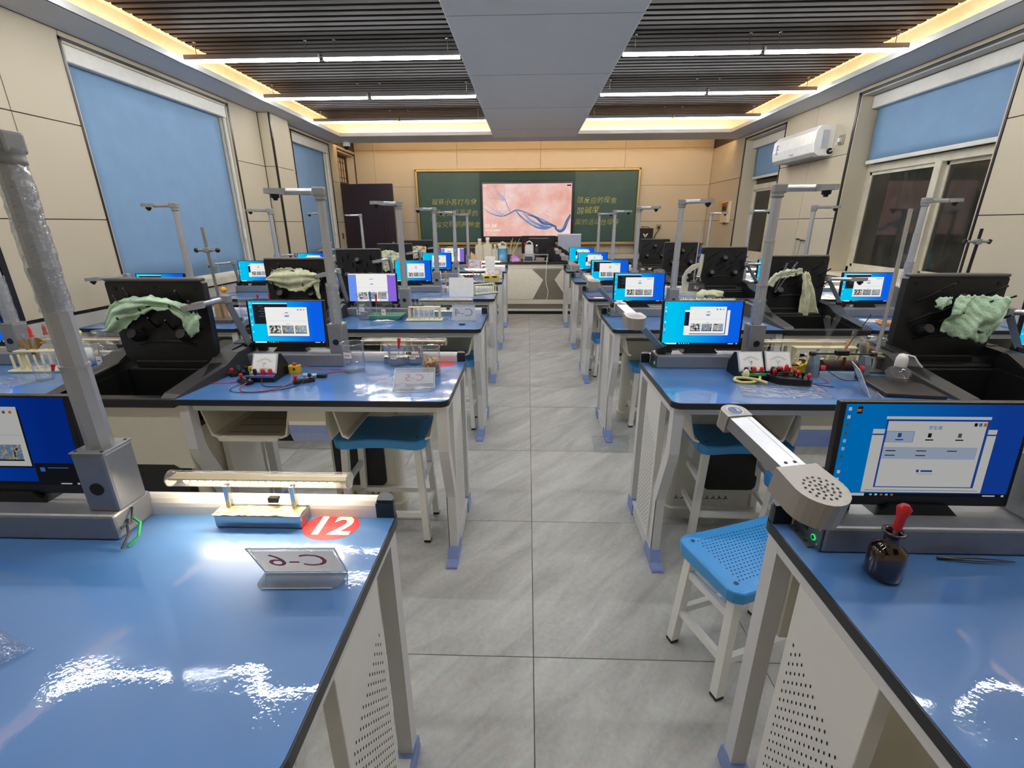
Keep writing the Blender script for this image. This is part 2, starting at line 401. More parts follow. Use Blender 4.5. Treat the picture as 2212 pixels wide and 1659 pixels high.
def left_window(n, y0, y1, lab):
    wn = struct('window_%d' % n, MB().rng((XL-.2, y0, .83), (XL-.16, y1, 2.545)), oldframe)
    # reveal lining and the white tracks at the far side
    MB().rng((XL-.16, y1-.02, .91), (XL, y1, 2.545)).build('reveal', beige, wn)
    MB().rng((XL-.16, y0, .91), (XL, y0+.012, 2.545)).build('reveal', beige, wn)
    MB().rng((XL-.16, y0, 2.53), (XL, y1, 2.545)).build('reveal', beige, wn)
    for k, xx in enumerate((-.03, -.062, -.094)):
        MB().rng((XL+xx-.012, y1-.045-.012*k, .91), (XL+xx+.012, y1-.02, 2.44), 0, .003).build('window_track', blindwhite, wn)
    MB().rng((XL-.16, y0, .84), (XL+.018, y1, .91), 0, .004).build('window_sill', oldframe, wn)
    t = thing('roller_blind', 'blue roller blind lowered to the sill of %s' % lab, 'blind', (XL-.055, (y0+y1)/2, 2.53), 0)
    L = (y1-y0)/2
    b = MB(); N = 14
    vs = []; fs = []
    for k in range(N+1):
        yy = -L+.02 + (2*L-.12)*k/N
        for q in range(9):
            zz = -.10 - 1.51*q/8
            vs.append((.006*math.sin(k*1.7+q*.4)*q/8, yy, zz))
    for k in range(N):
        for q in range(8): fs.append((k*9+q, (k+1)*9+q, (k+1)*9+q+1, k*9+q+1))
    b.add(vs, fs, 0, True); o = b.build('blind_fabric', blindm, t)
    md = o.modifiers.new('thick', 'SOLIDIFY'); md.thickness = .002
    MB().rng((-.03, -L+.014, -.105), (.052, L-.024, 0), 0, .008).build('cassette', blindwhite, t)
    MB().rng((-.012, -L+.02, -1.62), (.012, L-.10, -1.59), 0, .004).build('bottom_rail', blindwhite, t)
    c = MB(); c.tube([(.03, L-.05, -.1), (.03, L-.05, -1.2)], .0025, 5); c.tube([(.036, L-.035, -.1), (.036, L-.035, -1.2)], .0025, 5)
    c.box((.033, L-.043, -1.22), (.02, .03, .09), 0, .004); c.build('pull_chain', white, t)
    return t
left_window(1, 3.5, 5.27, 'the large near window on the left')
left_window(2, 6.62, 7.8, 'the far left window by the dark door')

# doorway at the far end of the left wall: transom with bars, and the leaf swung into the room
dr = struct('door_1', MB().rng((XL-.2, 8.15, 2.03), (XL-.13, 8.9, 2.09)).rng((XL-.2, 8.15, 2.47), (XL-.13, 8.9, 2.53)).rng((XL-.2, 8.15, 0), (XL-.13, 8.20, 2.53)).rng((XL-.2, 8.86, 0), (XL-.13, 8.9, 2.53)), doorm)
MB().rng((XL-.13, 8.885, 0), (XL, 8.9, 2.53)).build('reveal', beige, dr)
MB().rng((XL-.13, 8.15, 2.515), (XL, 8.9, 2.53)).build('reveal', beige, dr)
MB().rng((XL-.155, 8.2, 2.09), (XL-.15, 8.86, 2.47)).build('transom_pane', mat('transom_glass_lit', 'b9a888', 0.3, emit='b8a37a', es=0.25), dr)
g = MB()
for k in range(6):
    y = 8.27+.105*k; g.cyl((XL-.13, y, 2.09), (XL-.13, y, 2.47), .008, n=6); g.lathe([(0, -.02), (.016, 0), (0, .02)], 6, (XL-.13, y, 2.28))
for z in (2.16, 2.40): g.cyl((XL-.13, 8.2, z), (XL-.13, 8.86, z), .006, n=6)
g.build('iron_grille', mat('iron_grille_rust', '5a3a26', 0.6, 0.4), dr)
MB().rng((XL-.012, 8.9, 0), (XL+.004, 8.92, 2.55)).build('black_trim_strip', blacktrim, wl)
MB().rng((XL-.245, 8.0, 0), (XL-.23, 9.1, 2.6)).build('corridor_wall', mat('corridor_dark', '4a443c', 0.8), dr)
dl = thing('door_leaf', 'dark purple-brown door leaf standing open into the room, left of the chalkboard', 'door', (XL+.01, 8.13, 0), R(-4))
MB().rng((0, -.022, .01), (.86, .022, 2.02), 0, .004).build('leaf', doorm, dl)
p = MB()
for (x0, x1, z0, z1) in ((.12, .74, .15, .85), (.12, .74, 1.0, 1.85)):
    p.prism(rpoly(x0, z0, x1, z1, .08, 6), -.028, -.02, 'xz', smooth=False)
    p.prism(rpoly(x0+.06, z0+.06, x1-.06, z1-.06, .10, 6), -.034, -.026, 'xz')
p.build('raised_panel', doorm, dl)
h = MB(); h.rng((.79, -.03, .92), (.83, -.022, 1.12), 0, .003); h.tube([(.81, -.03, 1.04), (.81, -.065, 1.04), (.70, -.065, 1.04)], .009, 8); h.build('handle', alu, dl)
sw = tag(MB().box((0, 0, 0), (.01, .05, .09), 0, .003).build('switch_plate', mat('bronze_switch', '6b5138', 0.35, 0.4), None, (XL+.006, 7.98, 1.22)), 'bronze light switch on the wall strip beside the dark door', 'switch')

# ---- back wall
wb = struct('wall_back', MB().rng((XL-.25, YB+.012, 0), (XR+.25, YB+.2, ZC)), joint)
panels(wb, 'B', [(XL, -2.72), (-2.72, -1.25), (-1.25, .215), (.215, 1.68), (1.68, XR)], [(.10, .83), (.83, 1.43), (1.43, 2.03), (2.03, 2.62), (2.62, ZC)], beige, gap=.0022)
wf = struct('wall_front', MB().rng((XL-.25, YF-.2, 0), (XR+.25, YF, ZC)), beige)

# ---- right wall: window_3 (3.62..5.2), window_4 (6.57..7.68)
wr = struct('wall_right', backing(XR+.012, XR+.30, [(3.62, 5.2, .90, 2.545), (6.57, 7.68, .90, 2.545)]), joint)
panels(wr, 'R', [(YF, -.3), (-.3, 1.1), (1.1, 2.4), (2.4, 3.6), (5.235, 5.9), (5.9, 6.55), (7.715, 8.95)], ZW)
panels(wr, 'R', [(3.6, 5.235), (6.55, 7.715)], [(2.565, ZS)])
panels(wr, 'R', [(YF, -.3), (-.3, 1.1), (1.1, 2.4), (2.4, 3.6), (3.6, 5.235), (5.235, 6.55), (6.55, 7.715), (7.715, 8.95)], WAIN, wains, 'wainscot_panel')
for (y0, y1, z0, z1) in ((5.2, 5.232, .1, 2.565), (7.68, 7.712, .1, 2.565), (3.60, 3.615, .9, 2.565), (6.553, 6.566, .9, 2.565), (3.60, 5.232, 2.545, 2.562), (6.553, 7.712, 2.545, 2.562)):
    MB().rng((XR-.004, y0, z0), (XR+.012, y1, z1)).build('black_trim_strip', blacktrim, wr)
MB().rng((XR-.003, YF, .825), (XR+.012, 8.95, .84)).build('black_trim_strip', blacktrim, wr)
pane = None
def panemat():
    m = bpy.data.materials.new('dirty_night_pane'); m.use_nodes = True; nt = m.node_tree; nt.nodes.clear(); N = nt.nodes.new; L = nt.links.new
    o = N('ShaderNodeOutputMaterial'); t = N('ShaderNodeBsdfTransparent'); g = N('ShaderNodeBsdfGlossy'); g.inputs['Roughness'].default_value = .04
    d = N('ShaderNodeBsdfDiffuse'); tc = N('ShaderNodeTexCoord')
    n = N('ShaderNodeTexNoise'); n.inputs['Scale'].default_value = 3; n.inputs['Detail'].default_value = 10; n.inputs['Roughness'].default_value = .7; n.inputs['Distortion'].default_value = 1.5; L(tc.outputs['Object'], n.inputs['Vector'])
    mp = N('ShaderNodeMapping'); mp.inputs['Scale'].default_value = (1, 14, 1.2); L(tc.outputs['Object'], mp.inputs[0])
    n3 = N('ShaderNodeTexNoise'); n3.inputs['Scale'].default_value = 3; n3.inputs['Detail'].default_value = 6; L(mp.outputs[0], n3.inputs['Vector'])
    mu = N('ShaderNodeMath'); mu.operation = 'MULTIPLY'; L(n.outputs['Fac'], mu.inputs[0]); L(n3.outputs['Fac'], mu.inputs[1])
    mr = N('ShaderNodeMapRange'); mr.inputs['From Min'].default_value = .12; mr.inputs['From Max'].default_value = .42; mr.inputs['To Min'].default_value = .10; mr.inputs['To Max'].default_value = .42; L(mu.outputs[0], mr.inputs['Value'])
    d.inputs[0].default_value = (*lin('6d6a60'), 1)
    m1 = N('ShaderNodeMixShader'); L(mr.outputs[0], m1.inputs[0]); L(t.outputs[0], m1.inputs[1]); L(d.outputs[0], m1.inputs[2])
    fr = N('ShaderNodeFresnel'); fr.inputs[0].default_value = 1.5
    m2 = N('ShaderNodeMixShader'); L(fr.outputs[0], m2.inputs[0]); L(m1.outputs[0], m2.inputs[1]); L(g.outputs[0], m2.inputs[2]); L(m2.outputs[0], o.inputs[0])
    return m
panem = panemat()
scratch = mat('pane_scratch', 'c9c8c2', 0.6)
def right_window(n, y0, y1, zb, lab, blind_bottom):
    F = XR+.20                            # frame plane
    wn = struct('window_%d' % n, MB().rng((F, y0, .90), (F+.06, y1, .96), 0, .004).rng((F, y0, 2.48), (F+.06, y1, 2.545), 0, .004).rng((F, y0, .9), (F+.06, y0+.05, 2.545), 0, .004).rng((F, y1-.05, .9), (F+.06, y1, 2.545), 0, .004), oldframe)
    MB().rng((XR+.003, y1-.012, .9), (F+.02, y1, 2.545)).build('reveal', beige, wn)
    MB().rng((XR+.003, y0, .9), (F+.02, y0+.012, 2.545)).build('reveal', beige, wn)
    MB().rng((XR+.003, y0, 2.533), (F+.02, y1, 2.545)).build('reveal', wains, wn)
    MB().rng((XR-.02, y0, .87), (F+.02, y1, .905), 0, .006).build('window_sill', oldframe, wn)
    ym = y0+(y1-y0)*.44
    MB().rng((F-.005, y0+.05, 1.86), (F+.05, y1-.05, 1.93), 0, .004).build('transom_bar', oldframe, wn)
    MB().rng((F-.012, ym-.035, .95), (F+.05, ym+.035, 1.87), 0, .005).build('mullion', oldframe, wn)
    for (a, b_, dx) in ((y0+.05, ym-.03, .035), (ym+.03, y1-.05, .01)):
        f = MB(); sx = F+dx
        f.rng((sx, a, .955), (sx+.025, b_, .99), 0, .003).rng((sx, a, 1.83), (sx+.025, b_, 1.865), 0, .003).rng((sx, a, .955), (sx+.025, a+.032, 1.865), 0, .003).rng((sx, b_-.032, .955), (sx+.025, b_, 1.865), 0, .003)
        so = f.build('sash', oldframe, wn)
        MB().rng((sx+.010, a+.03, .985), (sx+.014, b_-.03, 1.835)).build('pane', panem, so)
    MB().rng((F+.02, y0+.05, 1.93), (F+.024, y1-.05, 2.48)).build('upper_pane', panem, wn)
    # outside: unlit brick wall of the neighbouring building close by
    MB().rng((F+.9, y0-1, 0), (F+1.0, y1+1, 3)).build('neighbour_wall', mat('outside_dark_wall', '3a3934', 0.9, var=.2, vscale=4), wn)
    t = thing('roller_blind', lab, 'blind', (F-.045, (y0+y1)/2, 2.53))
    L = (y1-y0)/2; b = MB(); vs = []; fs = []; N = 12; drop = 2.53-blind_bottom
    for k in range(N+1):
        for q in range(7):
            vs.append((.006*math.sin(k*1.3+q)*q/6, -L+.05+(2*L-.1)*k/N, -.08-(drop-.1)*q/6))
    for k in range(N):
        for q in range(6): fs.append((k*7+q, k*7+q+1, (k+1)*7+q+1, (k+1)*7+q))
    b.add(vs, fs, 0, True); o = b.build('blind_fabric', blindm, t)
    md = o.modifiers.new('thick', 'SOLIDIFY'); md.thickness = .002
    MB().rng((-.05, -L+.015, -.11), (.03, L-.015, 0), 0, .008).build('cassette', blindwhite, t)
    MB().rng((-.012, -L+.045, -drop), (.010, L-.045, -drop+.035), 0, .005).build('bottom_rail', blindwhite, t)
right_window(3, 3.62, 5.2, .9, 'blue roller blind half raised above the dark near window on the right', 1.93)
right_window(4, 6.57, 7.68, .9, 'blue roller blind half raised at the far right window beside the air conditioner', 2.0)

# ---- ceiling: dark slats either side of the grey beam, perimeter soffit with warm coves
ce = struct('ceiling', MB().rng((XL-.25, YF-.2, ZC), (XR+.25, YB+.2, ZC+.1)), covewhite)
BX0, BX1 = -.515, .70
SL, SR, SE = -2.72, 2.85, 7.42           # inner edges of the soffit
MB().rng((SL+.02, YF, 2.80), (BX0, SE-.24, 2.82)).rng((BX1, YF, 2.80), (SR-.02, SE-.24, 2.82)).build('slat_backing', slatback, ce)
PT = .085
slat_me = [MB().box((0, 0, 0), (BX0-SL-.02, .062, .04), 0, .006, seg=2).mesh('ceiling_slat', slatm), MB().box((0, 0, 0), (SR-BX1-.02, .062, .04), 0, .006, seg=2).mesh('ceiling_slat', slatm)]
ns = int((SE-.26-2.0)/PT)
for k in range(ns):
    for s in (0, 1):
        o = bpy.data.objects.new('ceiling_slat', slat_me[s]); COL.objects.link(o); o.parent = ce
        o.location = (((SL+.02+BX0)/2, (BX1+SR-.02)/2)[s], SE-.27-PT*k, 2.765)
b = MB(); y = SE-.27-PT*ns
while y > YF:
    b.rng((SL+.02, y-.026, 2.745), (BX0, y+.026, 2.785)).rng((BX1, y-.026, 2.745), (SR-.02, y+.026, 2.785)); y -= PT
b.build('rear_slats', slatm, ce, kind='stuff')
bm_ = struct('trim_2', MB().rng((BX0, YF, ZS-.005), (BX1, 7.60, ZC-.01), 0, .004), plaster2)
for y in (2.2, 3.4, 4.6, 5.8, 7.0):
    MB().rng((BX0+.002, y-.0015, ZS-.0062), (BX1-.002, y+.0015, ZS-.0045)).build('beam_joint', mat('beam_joint_grey', '7f8794', 0.7), bm_)
sf = struct('trim_3', MB().rng((XL, YF, ZS), (SL, 8.0, ZS+.03)).rng((SR, YF, ZS), (XR, 8.0, ZS+.03)).rng((SL, SE, ZS), (SR, 8.0, ZS+.03)), plaster)
MB().rng((SL-.012, YF, ZS), (SL+.002, SE, ZS+.045), 0, .002).rng((SR-.002, YF, ZS), (SR+.012, SE, ZS+.045), 0, .002).rng((SL, SE-.002, ZS), (SR, SE+.012, ZS+.045), 0, .002).build('soffit_lip', white, sf)
MB().rng((SL-.26, YF, ZS+.03), (SL-.25, SE+.3, ZC)).rng((SR+.25, YF, ZS+.03), (SR+.26, SE+.3, ZC)).rng((SL-.25, SE+.22, ZS+.03), (SR+.25, SE+.23, ZC)).build('cove_board', covewhite, sf)
st = MB(); st.rng((SL-.20, YF, ZS+.031), (SL-.188, SE+.05, ZS+.040)).rng((SR+.188, YF, ZS+.031), (SR+.20, SE+.05, ZS+.040)).rng((SL, SE+.15, ZS+.031), (SR, SE+.162, ZS+.040))
st.build('warm_light_strip', warm, sf)
MB().rng((XL, 7.985, ZS), (XR, 8.0, ZS+.05)).build('rear_lip', plaster, sf)
MB().rng((XL+.1, 8.001, ZS+.012), (XR-.1, 8.006, ZS+.034)).build('wall_wash_strip', warm2, sf)

# linear luminaires, each a lamp of its own
def make_lamp(x0, x1):
    t = thing('linear_luminaire', 'x', 'ceiling light', ((x0+x1)/2, 0, 2.61))
    h = (x1-x0)/2
    MB().rng((-h, -.021, .010), (h, .021, .045), 0, .004).build('housing', mat('luminaire_housing', '6a6a6c', 0.4, 0.5), t)
    MB().rng((-h+.004, -.018, -.006), (h-.004, .018, .010), 0, .004).build('diffuser', ledm, t)
    for s in (-.82, .82):
        MB().cyl((s*h, 0, .045), (s*h, 0, .138), .0035, n=6).box((s*h, 0, .132), (.02, .02, .012), 0, .002).build('hanger', chrome, t)
    return t
LY = [6.53-1.165*k for k in range(6)]
LX = [(-2.70, -1.635), (-1.60, -.53), (.715, 1.755), (1.785, 2.83)]
LN = ['beside the left cove', 'touching the grey beam on the left', 'touching the grey beam on the right', 'beside the right cove']
RN = ['third visible row, farthest', 'second visible row', 'first visible row, nearest', 'row just above the camera view', 'second row out of view', 'third row out of view', 'rearmost row out of view']
for c, (x0, x1) in enumerate(LX):
    base = make_lamp(x0, x1); base.location.y = LY[0]
    base['label'] = 'white linear light %s, %s' % (LN[c], RN[0]); base['group'] = 'linear ceiling lights'
    for k in range(1, 6):
        dup(base, (base.location.x, LY[k], 2.61), 0, 'white linear light %s, %s' % (LN[c], RN[k]))
# ceiling camera at the far left corner
t = thing('dome_camera', 'white security camera with black dome hanging in the far left ceiling corner', 'camera', (-2.80, 7.88, ZS))
MB().lathe([(0, 0), (.055, 0), (.055, -.05), (.05, -.065)], 16).build('housing', white, t)
MB().lathe([(.045, -.06), (.042, -.085), (.028, -.105), (0, -.112)], 16).build('dome', monblack, t)
# ---- air conditioner, sockets, breaker box
t = thing('air_conditioner', 'white wall-mounted air conditioner between the two right windows', 'air conditioner', (XR, 5.94, 2.06))
prof = [(-.004, 0), (-.14, 0), (-.185, .03), (-.20, .12), (-.19, .24), (-.15, .285), (-.004, .29)]
MB().prism([(x, z) for x, z in prof], -.44, .44, 'xz').build('body', white, t)
MB().prism([(x*1.0-.006, z*.96+.006) for x, z in prof[2:6]] + [(-.15, .275), (-.15, .03)], -.40, .42, 'xz').build('front_panel', mat('ac_gloss_white', 'f2f1ec', 0.15, coat=.5), t)
MB().rng((-.17, -.36, -.002), (-.03, .38, .004)).build('air_outlet', mat('ac_outlet_grey', '9d9c98', 0.5), t)
g = MB()
for k in range(5): g.rng((-.207, .30+.018*(k % 2), .19-.022*k), (-.2035, .345, .202-.022*k))
g.build('energy_label', mat('label_blue_print', '6f8fc0', 0.6), t)
MB().rng((-.207, -.05, .055), (-.2035, .02, .062)).build('name_badge', mat('badge_grey', '8a8f99', 0.4), t)
MB().rng((-.13, -.447, .07), (-.06, -.4395, .24)).build('rating_plate', mat('plate_print_grey', 'b9bdc4', 0.6), t)
MB().cyl((-.03, -.4465, .04), (-.03, -.4395, .04), .03, n=16).build('pipe_port', monblack, t)
t.rotation_euler = (0, 0, 0)
for (nm, lab, loc, rz) in (('wall_socket', 'metal wall socket with white plug beside the air conditioner', (XR, 5.37, 2.187), PI/2), ('wall_socket', 'metal wall socket with black plug on the back wall right of the chalkboard', (2.36, YB, 1.33), PI)):
    t = thing(nm, lab, 'socket', loc, rz)
    # local: plate in xz plane, facing +y... (rotated to face into the room)
    s = 1 if rz == PI else -1
    MB().box((0, .005, 0), (.09, .01, .09), 0, .003).build('plate', mat('socket_bronze', 'a99f8c', 0.3, 0.6), t)
    MB().box((0, .022, -.005), (.035, .03, .04), 0, .006).build('plug', white if rz != PI else monblack, t)
    c = MB()
    if rz == PI: c.tube([(0, .035, -.01), (.005, .05, -.06), (.05, .03, -.13), (.08, .02, -.25), (.08, .015, -.4)], .006, 6)
    else: c.tube([(0, .035, -.01), (.02, .05, -.05), (.07, .03, -.085), (.11, .03, -.09), (.135, .03, -.085)], .006, 6)
    c.build('cord', white if rz != PI else monblack, t)
t = thing('breaker_box', 'cream breaker box with orange flap on the far right wall', 'box', (XR, 8.02, 1.40))
MB().rng((-.05, -.14, 0), (0, .14, .32), 0, .006).build('case', mat('breaker_cream', 'dfcfae', 0.45), t)
MB().box((-.10, 0, .30), (.11, .26, .008), 0, .002, rot=(0, R(-12), 0)).build('flap', orangep, t)
MB().rng((-.056, -.10, .15), (-.049, .10, .27)).build('recess', mat('breaker_orange_recess', 'b86a1e', 0.5), t)
g = MB()
for k in range(3): g.rng((-.064, -.07+.05*k, .18), (-.055, -.04+.05*k, .24), 0, .002)
g.build('switches', monblack, t)
MB().cyl((-.025, 0, .0), (-.025, 0, -.03), .012, n=8).build('cable_gland', monblack, t)
t = thing('hook_rail', 'small black hook rail with hanging wires on the right wall panel', 'rail', (XR, 5.72, 1.20))
MB().tube([(-.02, -.10, .0), (-.02, 0, 0), (-.02, .10, .012)], .006, 6).build('rail', monblack, t)
g = MB()
for (a, z, d) in ((-.10, .0, .0), (.0, .0, .05), (.10, .012, 0)):
    g.cyl((-.0, a, z), (-.03, a, z), .008, n=6); g.tube([(-.025, a, z), (-.022, a+d*.4, z-.1), (-.02, a+d, z-.24)], .002, 4)
g.build('wires', monblack, t)
# ================================================================ DESKS
W, D, ZT = 1.035, .563, .7805
Y0, PITCHY = 1.5702, 1.2296
def rowy(i): return Y0 + (i-1)*PITCHY          # i = 0 nearest
XD = {'la': -.2863-W, 'ra': .5252, 'lo': -1.815-W, 'ro': 2.062}
CM = {}
def cached(key, fn):
    if key not in CM: CM[key] = fn()
    return CM[key]
def put(name, me, parent, loc=None, rot=None):
    o = bpy.data.objects.new(name, me); COL.objects.link(o); o.parent = parent
    if loc is not None: o.location = loc
    if rot is not None: o.rotation_euler = rot
    return o
def side_frame(t, x0, outer):
    """curved leg, straight leg, rails, blue foot caps and perforated panel; outer = +1 / -1 side the perforations face"""
    x1 = x0+.038
    fr = [(.014, .757), (.058, .757), (.058, .59), (.066, .555), (.142, .365), (.150, .335), (.150, .03), (.108, .03), (.108, .31), (.100, .335), (.024, .53), (.014, .57)]
    b = MB(); b.prism(fr, x0, x1, 'yz'); b.rng((x0-.0015, .108, .03), (x0+.003, .110, .31), 1).build('leg', [legm, white], t)
    b = MB(); b.prism([(.498, .757), (.54, .757), (.54, .03), (.498, .03)], x0, x1, 'yz'); b.build('leg', legm, t)
    MB().rng((x0, .06, .722), (x1, .50, .757), 0, .003).build('top_rail', legm, t)
    MB().prism([(.15, .012), (.535, .012), (.535, .05), (.50, .062), (.19, .062), (.15, .05)], x0+.001, x1-.001, 'yz').build('bottom_rail', legm, t)
    e = .004
    MB().prism([(.038, .0), (.19, .0), (.19, .050), (.155, .058), (.098, .062), (.077, .022), (.044, .016), (.038, .010)], x0-e, x1+e, 'yz').build('foot_cap', footblue, t)
    MB().prism([(.45, 0), (.556, 0), (.556, .016), (.548, .06), (.52, .066), (.45, .058)], x0-e, x1+e, 'yz').build('foot_cap', footblue, t)
    sp = MB().rng((x0+.004, .195, .064), (x1-.006, .415, .724), 0, .002).build('side_panel', legw, t)
    def holes():
        m = MB(); xf = 0.0
        for r_ in range(40):
            for c in range(8):
                y = .218+.023*c+(.0115 if r_ % 2 else 0); z = .10+.0125*r_
                if z > .50 + (y-.20)*.55: continue
                m.add([(xf, y+.0022*math.cos(q), z+.0048*math.sin(q)) for q in (0, 1.05, 2.09, 3.14, 4.19, 5.24)], [(0, 1, 2, 3, 4, 5)])
        return m.mesh('perforation', dark)
    h = put('perforation', cached('holes', holes), sp); h['kind'] = 'stuff'
    h.location = ((x1-.0055) if outer > 0 else (x0+.0035), 0, 0)
def make_desk(side):
    t = thing('lab_desk', 'x', 'desk')
    cr = {'la': (1, 0, 0, 1), 'ra': (0, 1, 1, 0), 'lo': (1, 1, 1, 1), 'ro': (1, 1, 1, 1)}[side]
    tt = MB().prism(rpoly(0, 0, W, D, .035, 5, cr), .757, .7795, 'xy').build('tabletop', blackp, t)
    MB().prism(rpoly(.003, .003, W-.003, D-.003, .033, 5, cr), .7790, ZT, 'xy').build('work_surface', deskm, tt)
    # back rail: pale half-round bar with black rounded ends
    pr = [(.522, ZT), (.522, ZT+.020)] + [(.542-.020*math.cos(R(a)), ZT+.022+.020*math.sin(R(a))) for a in (20, 50, 80, 100, 130, 160)] + [(.5615, ZT+.02), (.5615, ZT)]
    MB().prism(pr, .042, W-.042, 'yz', smooth=False).build('back_rail', mat('rail_white', 'e4e2e2', 0.3, coat=.3), t)
    for xx, cc in ((.003, (0, 1, 0, 0)), (W-.042, (1, 0, 0, 0))): MB().prism(rpoly(xx, .5212, xx+.039, .5622, .03, 5, cc), ZT, ZT+.036, 'xy').prism(rpoly(xx+.002, .5252, xx+.037, .558, .026, 5, cc), ZT+.036, ZT+.0425, 'xy').build('rail_end_cap', blackp, t)
    side_frame(t, W-.048, 1); side_frame(t, .010, -1)
    MB().rng((.05, .032, .724), (W-.05, .056, .756), 0, .002).build('apron', mat('apron_pale_grey', 'c6cbd2', 0.4), t)
    MB().rng((.05, .49, .50), (W-.05, .502, .756)).build('modesty_panel', creamm, t)
    for (x0, x1, full) in (((.055, .405, 1), (.575, .975, 0)) if side[0] == 'l' else ((.085, .475, 0), (.635, .985, 1))):
        b = MB()
        pr = [(x0, .712), (x0+.006, .712), (x0+.03, .612), (x0+.05, .603), (x1-.05, .603), (x1-.03, .612), (x1-.006, .712), (x1, .712), (x1-.024, .606), (x1-.048, .596), (x0+.048, .596), (x0+.024, .606)]
        n = len(pr)//2
        cut = (x0+.06, x1-.06)
        inn = pr[1:7]; out_ = [pr[0], pr[11], pr[10], pr[9], pr[8], pr[7]]
        if not full:
            for ks in ((0, 1), (3, 4)):
                b = MB()
                for k in ks: b.prism([inn[k], inn[k+1], out_[k+1], out_[k]], .06, .47, 'xz')
                b.build('stool_bracket', creamm, t)
            continue
        for k in range(5):
            b.prism([inn[k], inn[k+1], out_[k+1], out_[k]], .06, .47, 'xz')
        if full: b.prism([(x0+.06, .590), (x0+.17, .590), (x0+.19, .600), (x1-.19, .600), (x1-.17, .590), (x1-.06, .590), (x1-.055, .606), (x0+.055, .606)], .045, .062, 'xz')
        if full: b.rng((x0+.02, .462, .60), (x1-.02, .47, .715))
        tr = b.build('book_tray', creamm, t)
        s = MB()
        for k in range(5): s.rng((x0+.07, .10+.07*k, .6032), (x1-.07, .106+.07*k, .6042))
        s.build('slots', mat('tray_slot_grey', '8d8b80', 0.6), tr)
    cx0 = .412 if side[0] == 'l' else .485
    cb = MB().prism([(.06, .757), (.04, .715), (.032, .670), (.034, .632), (.052, .590), (.30, .590), (.30, .757)], cx0, cx0+.144, 'yz').build('control_box', creamm, t)
    MB().prism([(.0315, .668), (.0335, .632), (.036, .632), (.034, .668)], cx0-.001, cx0+.145, 'yz').build('blue_front_upper', boxblue1, cb)
    MB().prism([(.0335, .631), (.0515, .589), (.055, .589), (.037, .631)], cx0-.001, cx0+.145, 'yz').build('blue_front_lower', boxblue2, cb)
    px0, px1 = (.345, .70) if side[0] == 'l' else (.17, .60)
    pd = MB().prism(rpoly(px0, .455, px1, .555, .04, 4), .05, .60, 'xy', smooth=False).prism(rpoly(px0-.015, .430, px1+.015, .560, .05, 4), .0, .055, 'xy').build('pedestal', creamm, t)
    bx0 = px0+.03 if side[0] == 'l' else px0+.17
    MB().prism(rpoly(bx0, .155, bx0+.25, .445, .03, 4), .447, .457, 'xz').build('access_panel', monblack, pd)
    v = MB()
    for k in range(9):
        x = px0+.05+.03*k
        for a in (90, 210, 330):
            v.box((x+.006*math.cos(R(a)), .4535, .105+.006*math.sin(R(a))), (.012, .002, .003), rot=(0, -R(a), 0))
    vv = v.build('vent_slots', dark, pd); vv['kind'] = 'stuff'
    return t
dlab = {'la': 'blue-topped lab desk left of the aisle, %s row from the camera', 'ra': 'blue-topped lab desk right of the aisle, %s row from the camera',
        'lo': 'blue-topped lab desk by the left windows, %s row from the camera', 'ro': 'blue-topped lab desk by the right windows, %s row from the camera'}
DESK = {}
for s_ in ('la', 'ra', 'lo', 'ro'):
    pro = None
    for i in range(6):
        if s_ in ('lo', 'ro') and i == 0: continue
        lab = dlab[s_] % ROW[i]; loc = (XD[s_], rowy(i), 0)
        if pro is None: pro = make_desk(s_); pro.location = loc; pro['label'] = lab; pro['group'] = 'lab desks'; o = pro
        else: o = dup(pro, loc, 0, lab, 'lab desks')
        DESK[s_, i] = o
# round red number print on the two near left desks
for i, n_ in ((0, '12'), (1, '10')):
    o = DESK['la', i]
    b = MB(); cx, cy = (W-.130, .488) if i == 0 else (W-.105, .485)
    b.prism([(cx+.060*math.cos(R(a)), cy+.046*math.sin(R(a))) for a in range(0, 360, 12)], ZT-.0002, ZT+.0004, 'xy', 0)
    if i == 0: addtext(b, n_, .088, frame((cx, cy, ZT+.0007), (1, 0, 0), (0, 1, 0)), 1, sx=1.1, thin=-.0022)
    b.build('number_print', [mat('print_red', 'd8343c', .45, coat=.6), paper], o)

